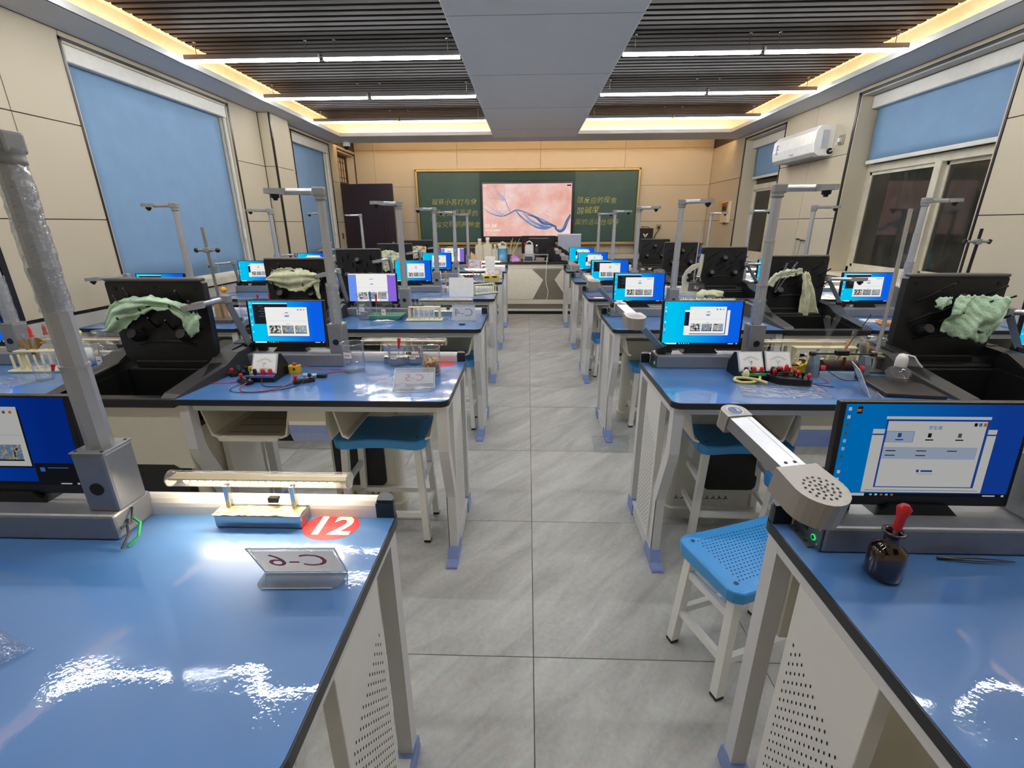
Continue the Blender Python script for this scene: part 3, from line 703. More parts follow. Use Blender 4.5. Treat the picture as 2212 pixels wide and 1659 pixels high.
# ================================================================ SINK UNITS
def make_sink():
    """origin on the floor at the front centre; blue desks either side"""
    t = thing('sink_unit', 'x', 'sink'); hw = .25
    MB().prism(rpoly(-.235, .06, .235, .54, .03, 4), .06, .615, 'xy').build('cabinet', creamm, t)
    MB().prism([(-.235, .0), (.215, .0), (.215, .43), (.205, .47), (.17, .495), (-.235, .495)], .022, .058, 'xz').build('kick_panel', mat('black_kick', '16181b', .45), t)
    MB().rng((-.248, .024, .48), (.248, .034, .744)).build('front_panel', creamm, t)
    b = MB()
    # front rim slab, basin walls and floor
    b.rng((-hw, .0, .745), (hw, .045, .782), 0, .006)
    b.rng((-hw+.05, .04, .62), (hw-.05, .40, .628))
    for sx in (-1, 1):
        b.prism([(.02, .745), (.02, .784), (.06, .792), (.20, .815), (.32, .835), (.40, .870), (.555, .880), (.56, .745)], sx*(hw-.055), sx*(hw+.003), 'yz')
        b.prism([(.034, .62), (.40, .62), (.40, .80), (.034, .778)], sx*(hw-.062), sx*(hw-.05), 'yz')
    b.rng((-hw+.05, .40, .62), (hw-.05, .56, .795), 0, .006)
    b.rng((-hw+.05, .034, .62), (hw-.05, .045, .77))
    b.rng((-hw+.06, .41, .79), (hw-.06, .46, .812), 0, .010)
    basin = b.build('basin', sinkm, t)
    # armrest-like sloping borders over the desk corners
    for sx in (-1, 1):
        w2 = MB(); x0 = sx*(hw-.05)
        vs = [(x0, .0, .776), (x0, .03, .795), (x0, .30, .832), (x0, .38, .868), (x0, .56, .874),
              (sx*(hw+.004), .0, .776), (sx*(hw+.012), .03, .79), (sx*(hw+.030), .30, .826), (sx*(hw+.040), .38, .862), (sx*(hw+.045), .56, .866),
              (sx*(hw+.004), .0, .7815), (sx*(hw+.014), .03, .7815), (sx*(hw+.036), .30, .7815), (sx*(hw+.048), .38, .7815), (sx*(hw+.055), .56, .7815)]
        fs = [(k, k+1, k+6, k+5) for k in range(4)] + [(k+5, k+6, k+11, k+10) for k in range(4)] + [(4, 9, 14), (0, 5, 10)]
        w2.add(vs, fs, 0, False); w2.build('side_border', mat('sink_border', '3b3a3a', .42), t)
    # drying board
    rb = MB(); P0 = [(-.195, .83), (.195, .83), (.205, .90), (.208, 1.165), (.190, 1.185), (-.190, 1.185), (-.208, 1.165), (-.205, .90)]
    rb.prism(P0, .480, .512, 'xz')
    rb.rng((-.16, .475, .80), (.16, .515, .835), 0, .006)
    board = rb.build('drying_board', sinkm, t)
    MB().box((0, .492, 1.180), (.405, .045, .014), 0, .006).build('top_lip', mat('sink_lip', '55524f', .4), board)
    rg = MB().tube([(-.12, .476, .905), (-.08, .474, .918), (0, .473, .924), (.08, .474, .918), (.12, .476, .905)], .004, 6).build('arc_ridge', sinkm, board)
    def kn():
        m = MB(); m.tube([(0, 0, 0), (0, -.03, .006), (0, -.055, .02)], [.026, .028, .020], 10); return m.mesh('drying_knob', sinkm)
    for (x, z) in ((0, 1.075), (-.105, .945), (.105, .945)): put('drying_knob', cached('knob', kn), board, (x, .482, z))
    def pg():
        m = MB(); m.tube([(0, .0, 0), (.012, -.035, .022), (.03, -.075, .055)], [.006, .005, .004], 6); return m.mesh('drying_peg', sinkm)
    for (x, z) in ((-.15, 1.07), (-.10, 1.10), (-.06, 1.02), (.07, 1.03), (.11, 1.09), (.155, 1.05), (-.16, .98), (.16, .97), (-.03, .98), (.04, .97)):
        put('drying_peg', cached('peg', pg), board, (x, .482, z))
    c = MB()
    for (x, z) in ((0, 1.150), (-.17, 1.145), (.17, 1.145)): c.cyl((x, .477, z), (x, .481, z), .008, n=10)
    c.build('screw_caps', dark, board)
    # cup holder hole at the back right shoulder
    MB().lathe([(0, 0), (.03, 0), (.03, .003), (.036, .003)], 16, (.232, .50, .8745), sy=.6).build('cup_hole', dark, t)
    return t
def set_left_board(t):
    # on the left units the board stands further forward on its own ledge
    for c in t.children:
        if c.name.startswith('drying_board'): c.location = (.012, -.140, 0)
    MB().rng((-.188, .330, .63), (.188, .42, .800), 0, .006).build('board_ledge', sinkm, t)
SX = {'l': -1.565, 'r': 1.812}
SINK = {}
for s_, nm in (('l', 'left'), ('r', 'right')):
    for i in range(1, 6):
        lab = 'black sink unit with upright drying board, %s side of the room, %s row from camera' % (nm, ROW[i])
        loc = (SX[s_], rowy(i), 0)
        if not SINK: pro = make_sink(); pro.location = loc; pro['label'] = lab; pro['group'] = 'sink units'; SINK[s_, i] = pro
        else: SINK[s_, i] = dup(pro, loc, 0, lab, 'sink units')
for i in range(1, 6): set_left_board(SINK['l', i])

# ================================================================ STOOLS
def stool(cx, cy, rz, h, label):
    t = thing('lab_stool', label, 'stool', (cx, cy, 0), rz, 'blue lab stools')
    def seat():
        b = MB(); n, m = 12, 8; vs = []; fs = []
        hw, hd = .205, .135
        def top(u, v): return .049 + .009*math.cos(u*PI*1.15) * (1-v)*.8 + .004*(v*v) + .006*(u*u)
        for a in range(n+1):
            for c in range(m+1):
                u = -1+2*a/n; v = c/m
                x = hw*u; y = -hd+2*hd*v
                if abs(u) == 1 and c in (0, m): y += (.016 if c == 0 else -.016)
                if c in (0, m) and abs(u) == 1: x *= .96
                vs.append((x, y, top(u, v)))
        N1 = len(vs)
        for k in range(N1): vs.append((vs[k][0]*.97, vs[k][1]*.97, 0.0 + .010*max(0, 1-vs[k][0]**2/.02)*(1 if vs[k][1] < -.1 else 0)))
        idx = lambda a, c: a*(m+1)+c
        for a in range(n):
            for c in range(m):
                fs.append((idx(a, c), idx(a+1, c), idx(a+1, c+1), idx(a, c+1)))
                fs.append((N1+idx(a, c), N1+idx(a, c+1), N1+idx(a+1, c+1), N1+idx(a+1, c)))
        for a in range(n):
            fs.append((idx(a, 0), N1+idx(a, 0), N1+idx(a+1, 0), idx(a+1, 0))); fs.append((idx(a, m), idx(a+1, m), N1+idx(a+1, m), N1+idx(a, m)))
        for c in range(m):
            fs.append((idx(0, c), idx(0, c+1), N1+idx(0, c+1), N1+idx(0, c))); fs.append((idx(n, c), N1+idx(n, c), N1+idx(n, c+1), idx(n, c+1)))
        b.add(vs, fs, 0, False); return b.mesh('seat', stoolblue), top
    if 'seat' not in CM: CM['seat'], CM['seattop'] = seat()
    so = put('seat', CM['seat'], t, (0, 0, h-.052))
    if not so.data.get('bev'):
        so.data['bev'] = 1
    md = so.modifiers.new('soft', 'BEVEL'); md.width = .010; md.segments = 3; md.limit_method = 'ANGLE'; md.angle_limit = R(50)
    def holes():
        b = MB(); top = CM['seattop']
        for a in range(24):
            for c in range(15):
                u = -.72+1.44*a/23 + (.03 if c % 2 else 0); v = .18+.66*c/14
                x, y = .205*u, -.135+.27*v; z = top(u, v)+.0012
                b.add([(x+.0032*math.cos(q), y+.0022*math.sin(q), z) for q in (0, 1.05, 2.09, 3.14, 4.19, 5.24)], [(0, 1, 2, 3, 4, 5)])
        for (u, v) in ((-.80, .16), (.80, .16), (-.80, .86), (.80, .86)):
            x, y = .205*u, -.135+.27*v
            b.add([(x+.007*math.cos(R(q)), y+.007*math.sin(R(q)), top(u, v)+.0014) for q in range(0, 360, 30)], [tuple(range(12))])
        return b.mesh('seat_holes', stoolhole)
    ho = put('seat_holes', cached('seatholes', holes), so); ho['kind'] = 'stuff'
    hz = h-.052
    for sx in (-1, 1):
        for sy in (-1, 1):
            lg = MB(); a = Vector((sx*.160, sy*.095, hz)); c = Vector((sx*.180, sy*.110, .012)); w_ = .0145
            vs = [(p.x+dx*w_, p.y+dy*w_, p.z) for p in (c, a) for dx, dy in ((-1, -1), (1, -1), (1, 1), (-1, 1))]
            lg.add(vs, [(0, 3, 2, 1), (4, 5, 6, 7), (0, 1, 5, 4), (1, 2, 6, 5), (2, 3, 7, 6), (3, 0, 4, 7)])
            lo = lg.build('leg', white, t)
            MB().box((sx*.1802, sy*.1102, .007), (.031, .031, .014), 0, .003).build('foot_pad', monblack, lo)
    for (z, sides) in ((.14, 'xy'), (.30, 'y')):
        k = 1-(z/hz); ax, ay = .160+.020*k, .095+.015*k
        if 'x' in sides:
            for sy in (-1, 1): MB().rng((-ax, sy*ay-.009, z-.012), (ax, sy*ay+.009, z+.012)).build('stretcher', white, t)
        for sx in (-1, 1): MB().rng((sx*ax-.009, -ay, z-.012), (sx*ax+.009, ay, z+.012)).build('stretcher', white, t)
    return t
STOOLS = [(-.635, 1.905, 0, .525, 'blue stool with white legs tucked under the second left aisle desk'),
          (.955, 2.03, R(-3), .50, 'blue stool with white legs pushed under the right side of the second right aisle desk edge'),
          (1.17, 1.60, R(8), .44, 'dark-shaded blue stool standing behind the big near monitor on the right'),
          (.725, 1.235, R(20), .42, 'bright blue perforated stool pulled out into the light beside the nearest right desk'),
          (-.56, 3.15, 0, .52, 'blue stool tucked under the third left aisle desk'),
          (-.60, 4.42, 0, .50, 'blue stool tucked under the fourth left aisle desk'),
          (.93, 3.22, 0, .46, 'blue stool tucked under the third right aisle desk'),
          (.82, 4.40, R(5), .38, 'blue stool tucked under the fourth right aisle desk'),
          (.86, 5.62, 0, .42, 'blue stool tucked under the fifth right aisle desk')]
STOOLS[1] = (.945, 1.935, R(-2), .50, 'blue stool with white legs tucked under the second right aisle desk')
for s_ in STOOLS: stool(*s_)

# the access panel of the nearest right desk is covered by its tray side in view: plain pedestal there
for c in [c for c in DESK['ra', 0].children if c.name.startswith('pedestal')]:
    for g in list(c.children):
        if g.name.startswith('access_panel'): bpy.data.objects.remove(g)
# ================================================================ MONITOR TERMINALS WITH CAMERA ARMS
def gradient(name, c0, c1, s, axis=0):
    if name in MT: return MT[name]
    m = bpy.data.materials.new(name); m.use_nodes = True; nt = m.node_tree; nt.nodes.clear(); N = nt.nodes.new; L = nt.links.new
    o = N('ShaderNodeOutputMaterial'); e = N('ShaderNodeEmission'); tc = N('ShaderNodeTexCoord'); sp = N('ShaderNodeSeparateXYZ'); r = N('ShaderNodeValToRGB')
    L(tc.outputs['Generated'], sp.inputs[0]); L(sp.outputs[axis], r.inputs[0])
    r.color_ramp.elements[0].color = (*lin(c0), 1); r.color_ramp.elements[1].color = (*lin(c1), 1); r.color_ramp.elements[0].position = .15; r.color_ramp.elements[1].position = .85
    L(r.outputs[0], e.inputs[0]); e.inputs[1].default_value = s; L(e.outputs[0], o.inputs[0]); MT[name] = m; return m
def thumbmat(name, cols, s, sc=90):
    if name in MT: return MT[name]
    m = bpy.data.materials.new(name); m.use_nodes = True; nt = m.node_tree; nt.nodes.clear(); N = nt.nodes.new; L = nt.links.new
    o = N('ShaderNodeOutputMaterial'); e = N('ShaderNodeEmission'); tc = N('ShaderNodeTexCoord'); n = N('ShaderNodeTexNoise'); n.inputs['Scale'].default_value = sc; n.inputs['Detail'].default_value = 3
    r = N('ShaderNodeValToRGB'); r.color_ramp.interpolation = 'CONSTANT'
    L(tc.outputs['Object'], n.inputs['Vector']); L(n.outputs['Fac'], r.inputs[0])
    el = r.color_ramp.elements
    el[0].position = 0; el[0].color = (*lin(cols[0]), 1); el[1].position = .42; el[1].color = (*lin(cols[1]), 1)
    for k, p in ((2, .52), (3, .60)):
        x = el.new(p); x.color = (*lin(cols[k]), 1)
    L(r.outputs[0], e.inputs[0]); e.inputs[1].default_value = s; L(e.outputs[0], o.inputs[0]); MT[name] = m; return m
SCW, SCH = .338, .190
def screen_mesh(var):
    k = {'A': 1.0, 'A2': 1.0, 'B': 1.0, 'B2': 1.0, 'C': .44, 'D': .42, 'E': 1.0}[var]
    T = '_%s' % var
    if var in ('B', 'B2'): bg = gradient('screen_violet'+T, '6a8fec', '8a66d8', k)
    elif var == 'C': bg = gradient('screen_deep'+T, '0090ee', '1a50c0', k)
    elif var == 'D': bg = gradient('screen_navy'+T, '0a58d8', '0838a8', k)
    else: bg = gradient('screen_blue'+T, '00c2ee', '0a5fe2', k)
    ms = [bg, emis('screen_white'+T, 'f4f4f2', .92*k), emis('screen_dark'+T, '23242c', .8*k), emis('screen_button'+T, '3d86d8', k), emis('screen_text'+T, '6c7078', .8*k),
          thumbmat('thumb_a'+T, ('2a2a2c', '8c9096', 'd0c8b4', 'efe9dc'), .9*k), thumbmat('thumb_b'+T, ('5f84ad', '7e9cc0', 'd0a35a', '2a2620'), .9*k), thumbmat('thumb_c'+T, ('7b99bd', '8aa5c4', 'd8c8a4', '3a3f48'), .9*k),
          emis('screen_navyblue'+T, '2356b8', k), emis('screen_orange'+T, 'e8752a', k), emis('screen_paleblue'+T, 'c4d6ee', .9*k)]
    b = MB(); lay = [0]
    def q(u0, v0, u1, v1, mi):
        lay[0] += 1; y = -.00006*lay[0]
        x0, x1 = (u0-.5)*SCW, (u1-.5)*SCW; z0, z1 = (v0-.5)*SCH, (v1-.5)*SCH
        b.quad((x0, y, z0), (x1, y, z0), (x1, y, z1), (x0, y, z1), mi)
    q(0, 0, 1, 1, 0)
    rnd = random.Random(var)
    def icons(n=9, col=1):
        for j in range(n): q(.015, .93-.085*j, .032, .965-.085*j, rnd.choice((1, 10, 3, 4)))
    def taskbar():
        q(0, 0, 1, .04, 2); q(.03, .004, .19, .036, 1)
        for j in range(5): q(.22+.03*j, .010, .235+.03*j, .030, rnd.choice((1, 10, 9)))
        q(.86, .012, .93, .026, 1); q(.965, .010, .98, .030, 1)
    def window(u0, v0, u1, v1, thumbs=True):
        q(u0+.012, v0-.02, u1+.012, v1-.03, 2 if var == 'D' else 8); q(u0, v0, u1, v1, 1)
        w_, h_ = u1-u0, v1-v0
        for j, c in enumerate((4, 4, 9)): q(u1-.13+.04*j, v1-.075, u1-.112+.04*j, v1-.045, c)
        q(u0+w_*.47, v1-.20*h_, u0+w_*.55, v1-.18*h_, 2); q(u0+w_*.40, v1-.245*h_, u0+w_*.62, v1-.240*h_, 4); q(u0+w_*.455, v1-.33*h_, u0+w_*.56, v1-.28*h_, 3)
        q(u0+w_*.02, v1-.47*h_, u1-w_*.02, v1-.467*h_, 4); q(u0+w_*.47, v1-.585*h_, u0+w_*.56, v1-.575*h_, 4)
        for j in range(3):
            a = u0+w_*(.05+.31*j); q(a, v0+h_*.09, a+w_*.28, v0+h_*.37, 5+j); q(a, v0+h_*.09, a+w_*.28, v0+h_*.115, 2)
    if var in ('A', 'A2', 'E', 'D'):
        icons(9)
        if var == 'A': q(.055, .46, .53, .955, 2); q(.055, .935, .53, .955, 1)
        if var == 'E': q(.27, .22, .85, .80, 1); q(.27, .44, .42, .76, 2)
        if var in ('A', 'D'):
            for j in range(5): q(.13+.03*(j % 2), .88-.06*j, .20+.06*(j % 3), .89-.06*j, 4)
        if var == 'D': window(.02, .22, .70, .90)
        elif var == 'E': window(.33, .26, .80, .88)
        else: window(.22 if var == 'A' else .34, .17, .79 if var == 'A' else .83, .86)
        if var == 'D': q(.72, .04, .985, .26, 2); q(.75, .16, .78, .21, 3); q(.80, .20, .93, .21, 3)
        taskbar()
    elif var in ('B', 'B2'):
        q(.17, 0, .82, 1, 1); q(0, .965, 1, 1, 1)
        q(.45, .80, .53, .815, 2); q(.46, .61, .52, .64, 3); q(.48, .40, .54, .408, 4); q(.17, .50, .82, .502, 4)
        if var == 'B':
            for j in range(3): q(.20+.20*j, .08, .385+.20*j, .33, 5+j)
        else: q(.28, .72, .42, .80, 5); q(.56, .72, .70, .80, 6)
        for j in range(3): q(.89+.03*j, .935, .905+.03*j, .955, 1)
    elif var == 'C':
        icons(10); q(.062, .90, .09, .975, 2); q(.062, .92, .085, .95, 9)
        q(.17, .045, .85, .74, 1); q(.17, .675, .85, .69, 8); q(.19, .065, .83, .07, 4)
        q(.235, .10, .80, .845, 8); q(.23, .845, .80, .875, 1); q(.245, .11, .785, .825, 1)
        q(.245, .60, .40, .72, 3); q(.248, .603, .397, .717, 10)
        for j, c in enumerate((2, 3, 9)): q(.715+.025*j, .775, .732+.025*j, .81, c)
        for j, c in enumerate((8, 2, 4)): q(.31+.165*j, .655, .33+.165*j, .70, c); q(.30+.165*j, .622, .345+.165*j, .635, 8 if j == 0 else 2)
        q(.245, .42, .765, .55, 10)
        for (u, v) in ((.26, .505), (.43, .505), (.60, .505), (.26, .455), (.43, .455)): q(u, v, u+.055, v+.010, 2)
        q(.455, .275, .47, .305, 8); q(.48, .28, .545, .30, 8); q(.46, .255, .55, .258, 4)
        addtext(b, '学生端', .0085, frame((0*SCW, -.004, (.76-.5)*SCH), (1, 0, 0), (0, 0, 1)), 8)
        taskbar()
    return b.mesh('screen', ms)

def rot2(x, y, a): return (x*math.cos(a)-y*math.sin(a), x*math.sin(a)+y*math.cos(a))
def camera_head(parent, p, d, wedge=True):
    """flat grey camera housing at p, pointing along the horizontal direction d, lens below"""
    d = Vector(d).normalized(); s = Vector((-d.y, d.x, 0)).normalized(); u = d.cross(s)
    if u.z < 0: u = -u
    m = Matrix.Identity(4)
    for i in range(3): m[i][0] = d[i]; m[i][1] = s[i]; m[i][2] = u[i]; m[i][3] = p[i]
    b = MB(); vs = []
    for (x, w_) in ((0, .020), (.012, .024), (.062, .026), (.082, .018)):
        for (yy, zz) in ((-w_, -.012), (w_, -.012), (w_*.9, .012), (-w_*.9, .012)): vs.append((x, yy, zz + (.004 if x > .06 and zz < 0 else 0)))
    fs = [(0, 1, 2, 3), (15, 14, 13, 12)]
    for k in range(3):
        for j in range(4): fs.append((k*4+j, (k+1)*4+j, (k+1)*4+(j+1) % 4, k*4+(j+1) % 4))
    b.add(vs, fs, 0, False, m)
    h = b.build('camera_head', headgrey, parent)
    l = MB(); l.lathe([(0, -.034), (.008, -.034), (.010, -.026), (.017, -.024), (.018, -.010)], 12, (.045, 0, 0), mx=m)
    l.build('lens', monblack, h)
def wrap(parent, x, y, z0, z1, r, seed, name='plastic_wrap'):
    rn = random.Random(seed); b = MB(); n, k = 14, max(8, int((z1-z0)/.012)); vs = []; fs = []
    for i in range(k+1):
        z = z0+(z1-z0)*i/k; rr = r*(1.06+.10*rn.random())
        for j in range(n):
            a = 2*PI*j/n; q = rr*(1+.07*rn.random()); vs.append((x+q*math.cos(a), y+q*math.sin(a), z+.004*rn.random()))
    for i in range(k):
        for j in range(n): fs.append((i*n+j, i*n+(j+1) % n, (i+1)*n+(j+1) % n, (i+1)*n+j))
    b.add(vs, fs, 0, False); b.build(name, wrapm, parent)
def terminal(x0, row, var, label, topyaw, pose, wraps=(), desk='la', toplen=.125, detail=False):
    """origin: monitor's left edge, front face of the bar, on the desk"""
    t = thing('monitor_terminal', label, 'computer', (x0, rowy(row)+.43, ZT), 0, 'monitor terminals on the desks')
    def bar():
        b = MB(); b.box((.210, .05, .029), (.460, .10, .058), 0, .006); return b.mesh('base_bar', gun)
    bo = put('base_bar', cached('bar', bar), t)
    def endp():
        b = MB(); b.box((-.0215, .05, .029), (.004, .097, .055), 0, .002)
        b.rng((-.037, .015, 0), (-.02, .085, .003), 0)
        return b.mesh('end_plate', mat('end_plate_steel', '5d666c', .4, .7))
    ep = put('end_plate', cached('endp', endp), bo)
    def ports():
        b = MB()
        for (y, z) in ((.054, .036), (.054, .024)): b.rng((-.0245, y-.009, z-.004), (-.0232, y+.009, z+.004), 0)
        for (y, z) in ((.01, .045), (.09, .045), (.01, .012), (.09, .012), (.038, .030), (.07, .030)): b.lathe([(0, 0), (.0022, 0)], 8, mx=Matrix.Translation((-.0240, y, z)) @ Matrix.Rotation(-PI/2, 4, 'Y'), mi=1)
        b.cyl((-.0232, .022, .020), (-.026, .022, .020), .0065, n=14, mi=2); b.cyl((-.0255, .022, .020), (-.0262, .022, .020), .0042, n=12, mi=0)
        b.rng((-.0335, .030, .0031), (-.0275, .037, .0035), 0); b.rng((-.0335, .062, .0031), (-.0275, .069, .0035), 0)
        return b.mesh('usb_ports_and_power_button', [dark, chrome, emis('power_green', '28e070', .9)])
    put('usb_ports_and_power_button', cached('ports', ports), bo)
    tilt = R(-4)
    def mon():
        b = MB(); b.box((0, 0, 0), (.356, .018, .216), 0, .003); b.box((0, .016, -.01), (.25, .022, .14), 0, .006); return b.mesh('monitor', monblack)
    mz = .075+.108
    mo = put('monitor', cached('mon', mon), t, (.178, .068, mz), (tilt, 0, 0))
    put('screen', cached('scr'+var, lambda: screen_mesh(var)), mo, (0, -.0092, .0085))
    def foot():
        b = MB(); b.prism([(.10, .058), (.26, .058), (.235, .082), (.125, .082)], .045, .085, 'xz'); b.rng((.02, .06, .058), (.06, .08, .078)); return b.mesh('monitor_foot', monblack)
    put('monitor_foot', cached('foot', foot), t)
    def pbox():
        b = MB(); b.box((.410, .052, .122), (.068, .070, .132), 0, .006)
        b.box((.410, .052, .1885), (.070, .072, .004), 0, .0015); return b.mesh('pole_box', gun)
    pb = put('pole_box', cached('pbox', pbox), t)
    def jack():
        b = MB(); b.cyl((.410, .0175, .110), (.410, .0145, .110), .0135, n=18); b.cyl((.376, .048, .085), (.370, .048, .085), .008, n=10)
        return b.mesh('audio_jack', dark)
    def jack0():
        b = MB(); b.cyl((.410, .0175, .110), (.410, .0145, .110), .0135, n=18); return b.mesh('audio_jack', dark)
    def boxscrew():
        b = MB(); b.cyl((0, 0, .190), (0, 0, .1915), .003, n=8); return b.mesh('screw', dark)
    put('audio_jack', cached('jack', jack0), pb)
    for (x, y) in ((.383, .024), (.437, .024), (.383, .080), (.437, .080)): put('screw', cached('boxscrew', boxscrew), pb, (x, y, 0))
    px, py = .410, .052
    def pole():
        b = MB(); b.tube([(px, py, .190), (px, py, .36)], .0225, 8, 0, False); b.tube([(px, py, .36), (px, py, .54)], .0205, 8, 0, False); b.tube([(px, py, .54), (px, py, .715)], .0185, 8, 0, False)
        b.tube([(px, py, .356), (px, py, .362)], .0245, 10); b.tube([(px, py, .537), (px, py, .542)], .0225, 10)
        return b.mesh('pole', polem)
    po = put('pole', cached('pole', pole), t)
    for (z0, z1, r) in wraps: wrap(po, px, py, z0, z1, r, label)
    # swivel, horizontal arm and overhead camera
    d = Vector((math.cos(topyaw), math.sin(topyaw), 0))
    c = Vector((px, py, .735))
    MB().lathe([(0, .708), (.024, .708), (.024, .716), (.021, .720), (.024, .724), (.024, .732)], 12, (px, py, 0)).box(c+d*.004+Vector((0, 0, .006)), (.050, .042, .036), 0, .006, rot=(0, 0, topyaw)).build('swivel', headgrey, t)
    a0 = c+d*.024+Vector((0, 0, .006)); a1 = a0+d*toplen
    ta = MB().cyl(a0, a1, .0135, n=10).build('top_arm', alu, t)
    camera_head(ta, a1-d*.006, d)
    # low folding arm
    hi, el, tp = [Vector(q) for q in pose[:3]]
    MB().box((hi.x, hi.y, .068), (.036, .046, .026), 0, .004).cyl((hi.x-.02, hi.y, hi.z), (hi.x+.02, hi.y, hi.z), .018, n=12).build('hinge', monblack, t)
    dl_ = (el-hi).normalized()
    la = MB(); la.tube([hi, el], .0165, 4, 0, False); la.build('lower_arm', gun, t)
    du = (tp-el).normalized()
    side = du.cross(Vector((0, 0, 1))).normalized(); up = side.cross(du)
    m = Matrix.Identity(4)
    for i in range(3): m[i][0] = du[i]; m[i][1] = side[i]; m[i][2] = up[i]; m[i][3] = el[i]
    L_ = (tp-el).length
    if pose[3] == 'plate':
        # broad aluminium arm with grey speaker-grille joint and rounded emblem cap
        b = MB(); b.add(*boxpts((.03, -.022, -.012), (L_-.012, .022, .012)), 0, False, m); b.add(*boxpts((.03, .012, -.008), (L_-.012, .016, .0125)), 0, False, m)
        ua = b.build('upper_arm', alu, t)
        pts = [(-.042*math.cos(R(a)), .040*math.sin(R(a))) for a in range(-90, 91, 15)] + [(.050, .036), (.050, -.036)]
        g = MB(); g.prism(pts, -.030, .016, 'xy'); g.v = [m @ p for p in g.v]
        jo = g.build('speaker_joint', taupe, ua)
        hm = MB()
        for ring, n in ((0, 1), (.008, 6), (.016, 11), (.024, 16)):
            for k in range(n):
                a = 2*PI*k/n+ring*40; cx, cy = ring*math.cos(a)-.004, ring*math.sin(a)
                hm.add([(cx+.0022*math.cos(q), cy+.0022*math.sin(q), .0166) for q in (0, 1.05, 2.09, 3.14, 4.19, 5.24)], [(0, 1, 2, 3, 4, 5)], 0, False, m)
        gh = hm.build('grille_holes', dark, ua); gh['kind'] = 'stuff'
        e = MB(); pe = [(L_+.020*math.cos(R(a)), .025*math.sin(R(a))) for a in range(-90, 91, 15)] + [(L_-.020, .025), (L_-.020, -.025)]
        e.prism(pe, -.022, .014, 'xy'); e.v = [m @ p for p in e.v]; ec = e.build('end_cap', taupe, ua)
        lg = MB()
        lg.add([(L_-.002+.016*math.cos(R(q)), .016*math.sin(R(q)), .0144) for q in range(0, 360, 20)], [tuple(range(18))], 0, False, m)
        lg.add([(L_-.002+.013*math.cos(R(q)), .013*math.sin(R(q)), .0147) for q in range(0, 360, 20)], [tuple(range(18))], 1, False, m)
        arc = [(L_-.002+.009*math.cos(R(q)), .009*math.sin(R(q))) for q in range(-40, 160, 20)]; arc2 = [(L_+.001+.006*math.cos(R(q)), -.002+.006*math.sin(R(q))) for q in range(140, -60, -20)]
        lg.add([(x, y, .0150) for x, y in arc+arc2], [tuple(range(len(arc)+len(arc2)))], 2, False, m)
        lg.build('emblem', [paper, mat('emblem_blue', '27568f', .3), mat('emblem_pale', 'b8cfe6', .3)], ua)
        sc_ = MB()
        for y in (-.008, .008): sc_.add([(.062+.003*math.cos(R(q)), y+.003*math.sin(R(q)), .0126) for q in range(0, 360, 40)], [tuple(range(9))], 0, False, m)
        sc_.build('screws', dark, ua)
    else:
        MB().box(el, (.036, .036, .036), 0, .006).build('elbow', headgrey, t)
        b = MB(); b.tube([el, tp], .0125, 10); ua = b.build('upper_arm', alu, t)
        camera_head(ua, tp-du*.006, du)
    return t
def boxpts(a, b):
    (x, y, z), (X, Y, Z) = a, b
    return ([(x,y,z),(X,y,z),(X,Y,z),(x,Y,z),(x,y,Z),(X,y,Z),(X,Y,Z),(x,Y,Z)], [(0,3,2,1),(4,5,6,7),(0,1,5,4),(1,2,6,5),(2,3,7,6),(3,0,4,7)])
# arm poses, local to the terminal: hinge, elbow, tip
PL = ((-.010, .055, .085), (-.006, -.060, .316), (-.072, -.118, .302), 'tube')
PL3 = ((-.010, .055, .085), (.020, -.030, .283), (-.120, -.095, .272), 'tube')
PR = ((.005, .045, .085), (-.165, -.155, .248), (-.190, .055, .270), 'plate')
PO = ((.010, .045, .085), (-.130, .0, .255), (-.03, -.09, .262), 'tube')
PX = {'la': -1.272, 'ra': .595, 'lo': -2.795, 'ro': 2.14}
tl = 'monitor terminal with camera pole, %s, %s row'
NM = {'la': 'aisle desk left of the aisle', 'ra': 'aisle desk right of the aisle', 'lo': 'desk by the left windows', 'ro': 'desk by the right windows'}
wlow = (.195, .46, .0225); 
SPEC = [  # side,row,screen,arm yaw,pose,wraps
 ('la', 0, 'D', R(180), PL, [(.46, .712, .0205)]), ('la', 1, 'A', R(190), PL, [(.195, .37, .0235)]), ('la', 2, 'B', R(235), PL, []), ('la', 3, 'A2', R(230), PL, []), ('la', 4, 'A2', R(222), PL, [(.25, .40, .0225)]), ('la', 5, 'B2', R(215), PL, []),
 ('ra', 0, 'C', R(0), ((.005, .045, .085), (-.160, -.150, .224), (-.203, .060, .262), 'plate'), []), ('ra', 1, 'E', R(-8), PR, [(.195, .30, .0235)]), ('ra', 2, 'A', R(-48), PR, []), ('ra', 3, 'A', R(-50), PR, []), ('ra', 4, 'E', R(-45), PR, []), ('ra', 5, 'E', R(-40), PR, []),
 ('lo', 1, 'A', R(180), PL3, [(.195, .40, .0235)]), ('lo', 2, 'A', R(182), PL3, []), ('lo', 3, 'E', R(185), PL3, []), ('lo', 4, 'E', R(185), PL3, [(.22, .30, .023)]), ('lo', 5, 'E', R(200), PL3, []),
 ('ro', 1, 'A', R(0), PO, []), ('ro', 2, 'A', R(-2), PO, [(.195, .36, .0235)]), ('ro', 3, 'A2', R(-4), PO, []), ('ro', 4, 'A2', R(-20), PO, []), ('ro', 5, 'A2', R(-25), PO, [])]
TERM = {}
for (s_, i, var, yaw, pose, wr_) in SPEC:
    TERM[s_, i] = terminal(PX[s_], i, var, tl % (NM[s_], ROW[i]), yaw, pose, wr_, toplen=.115)
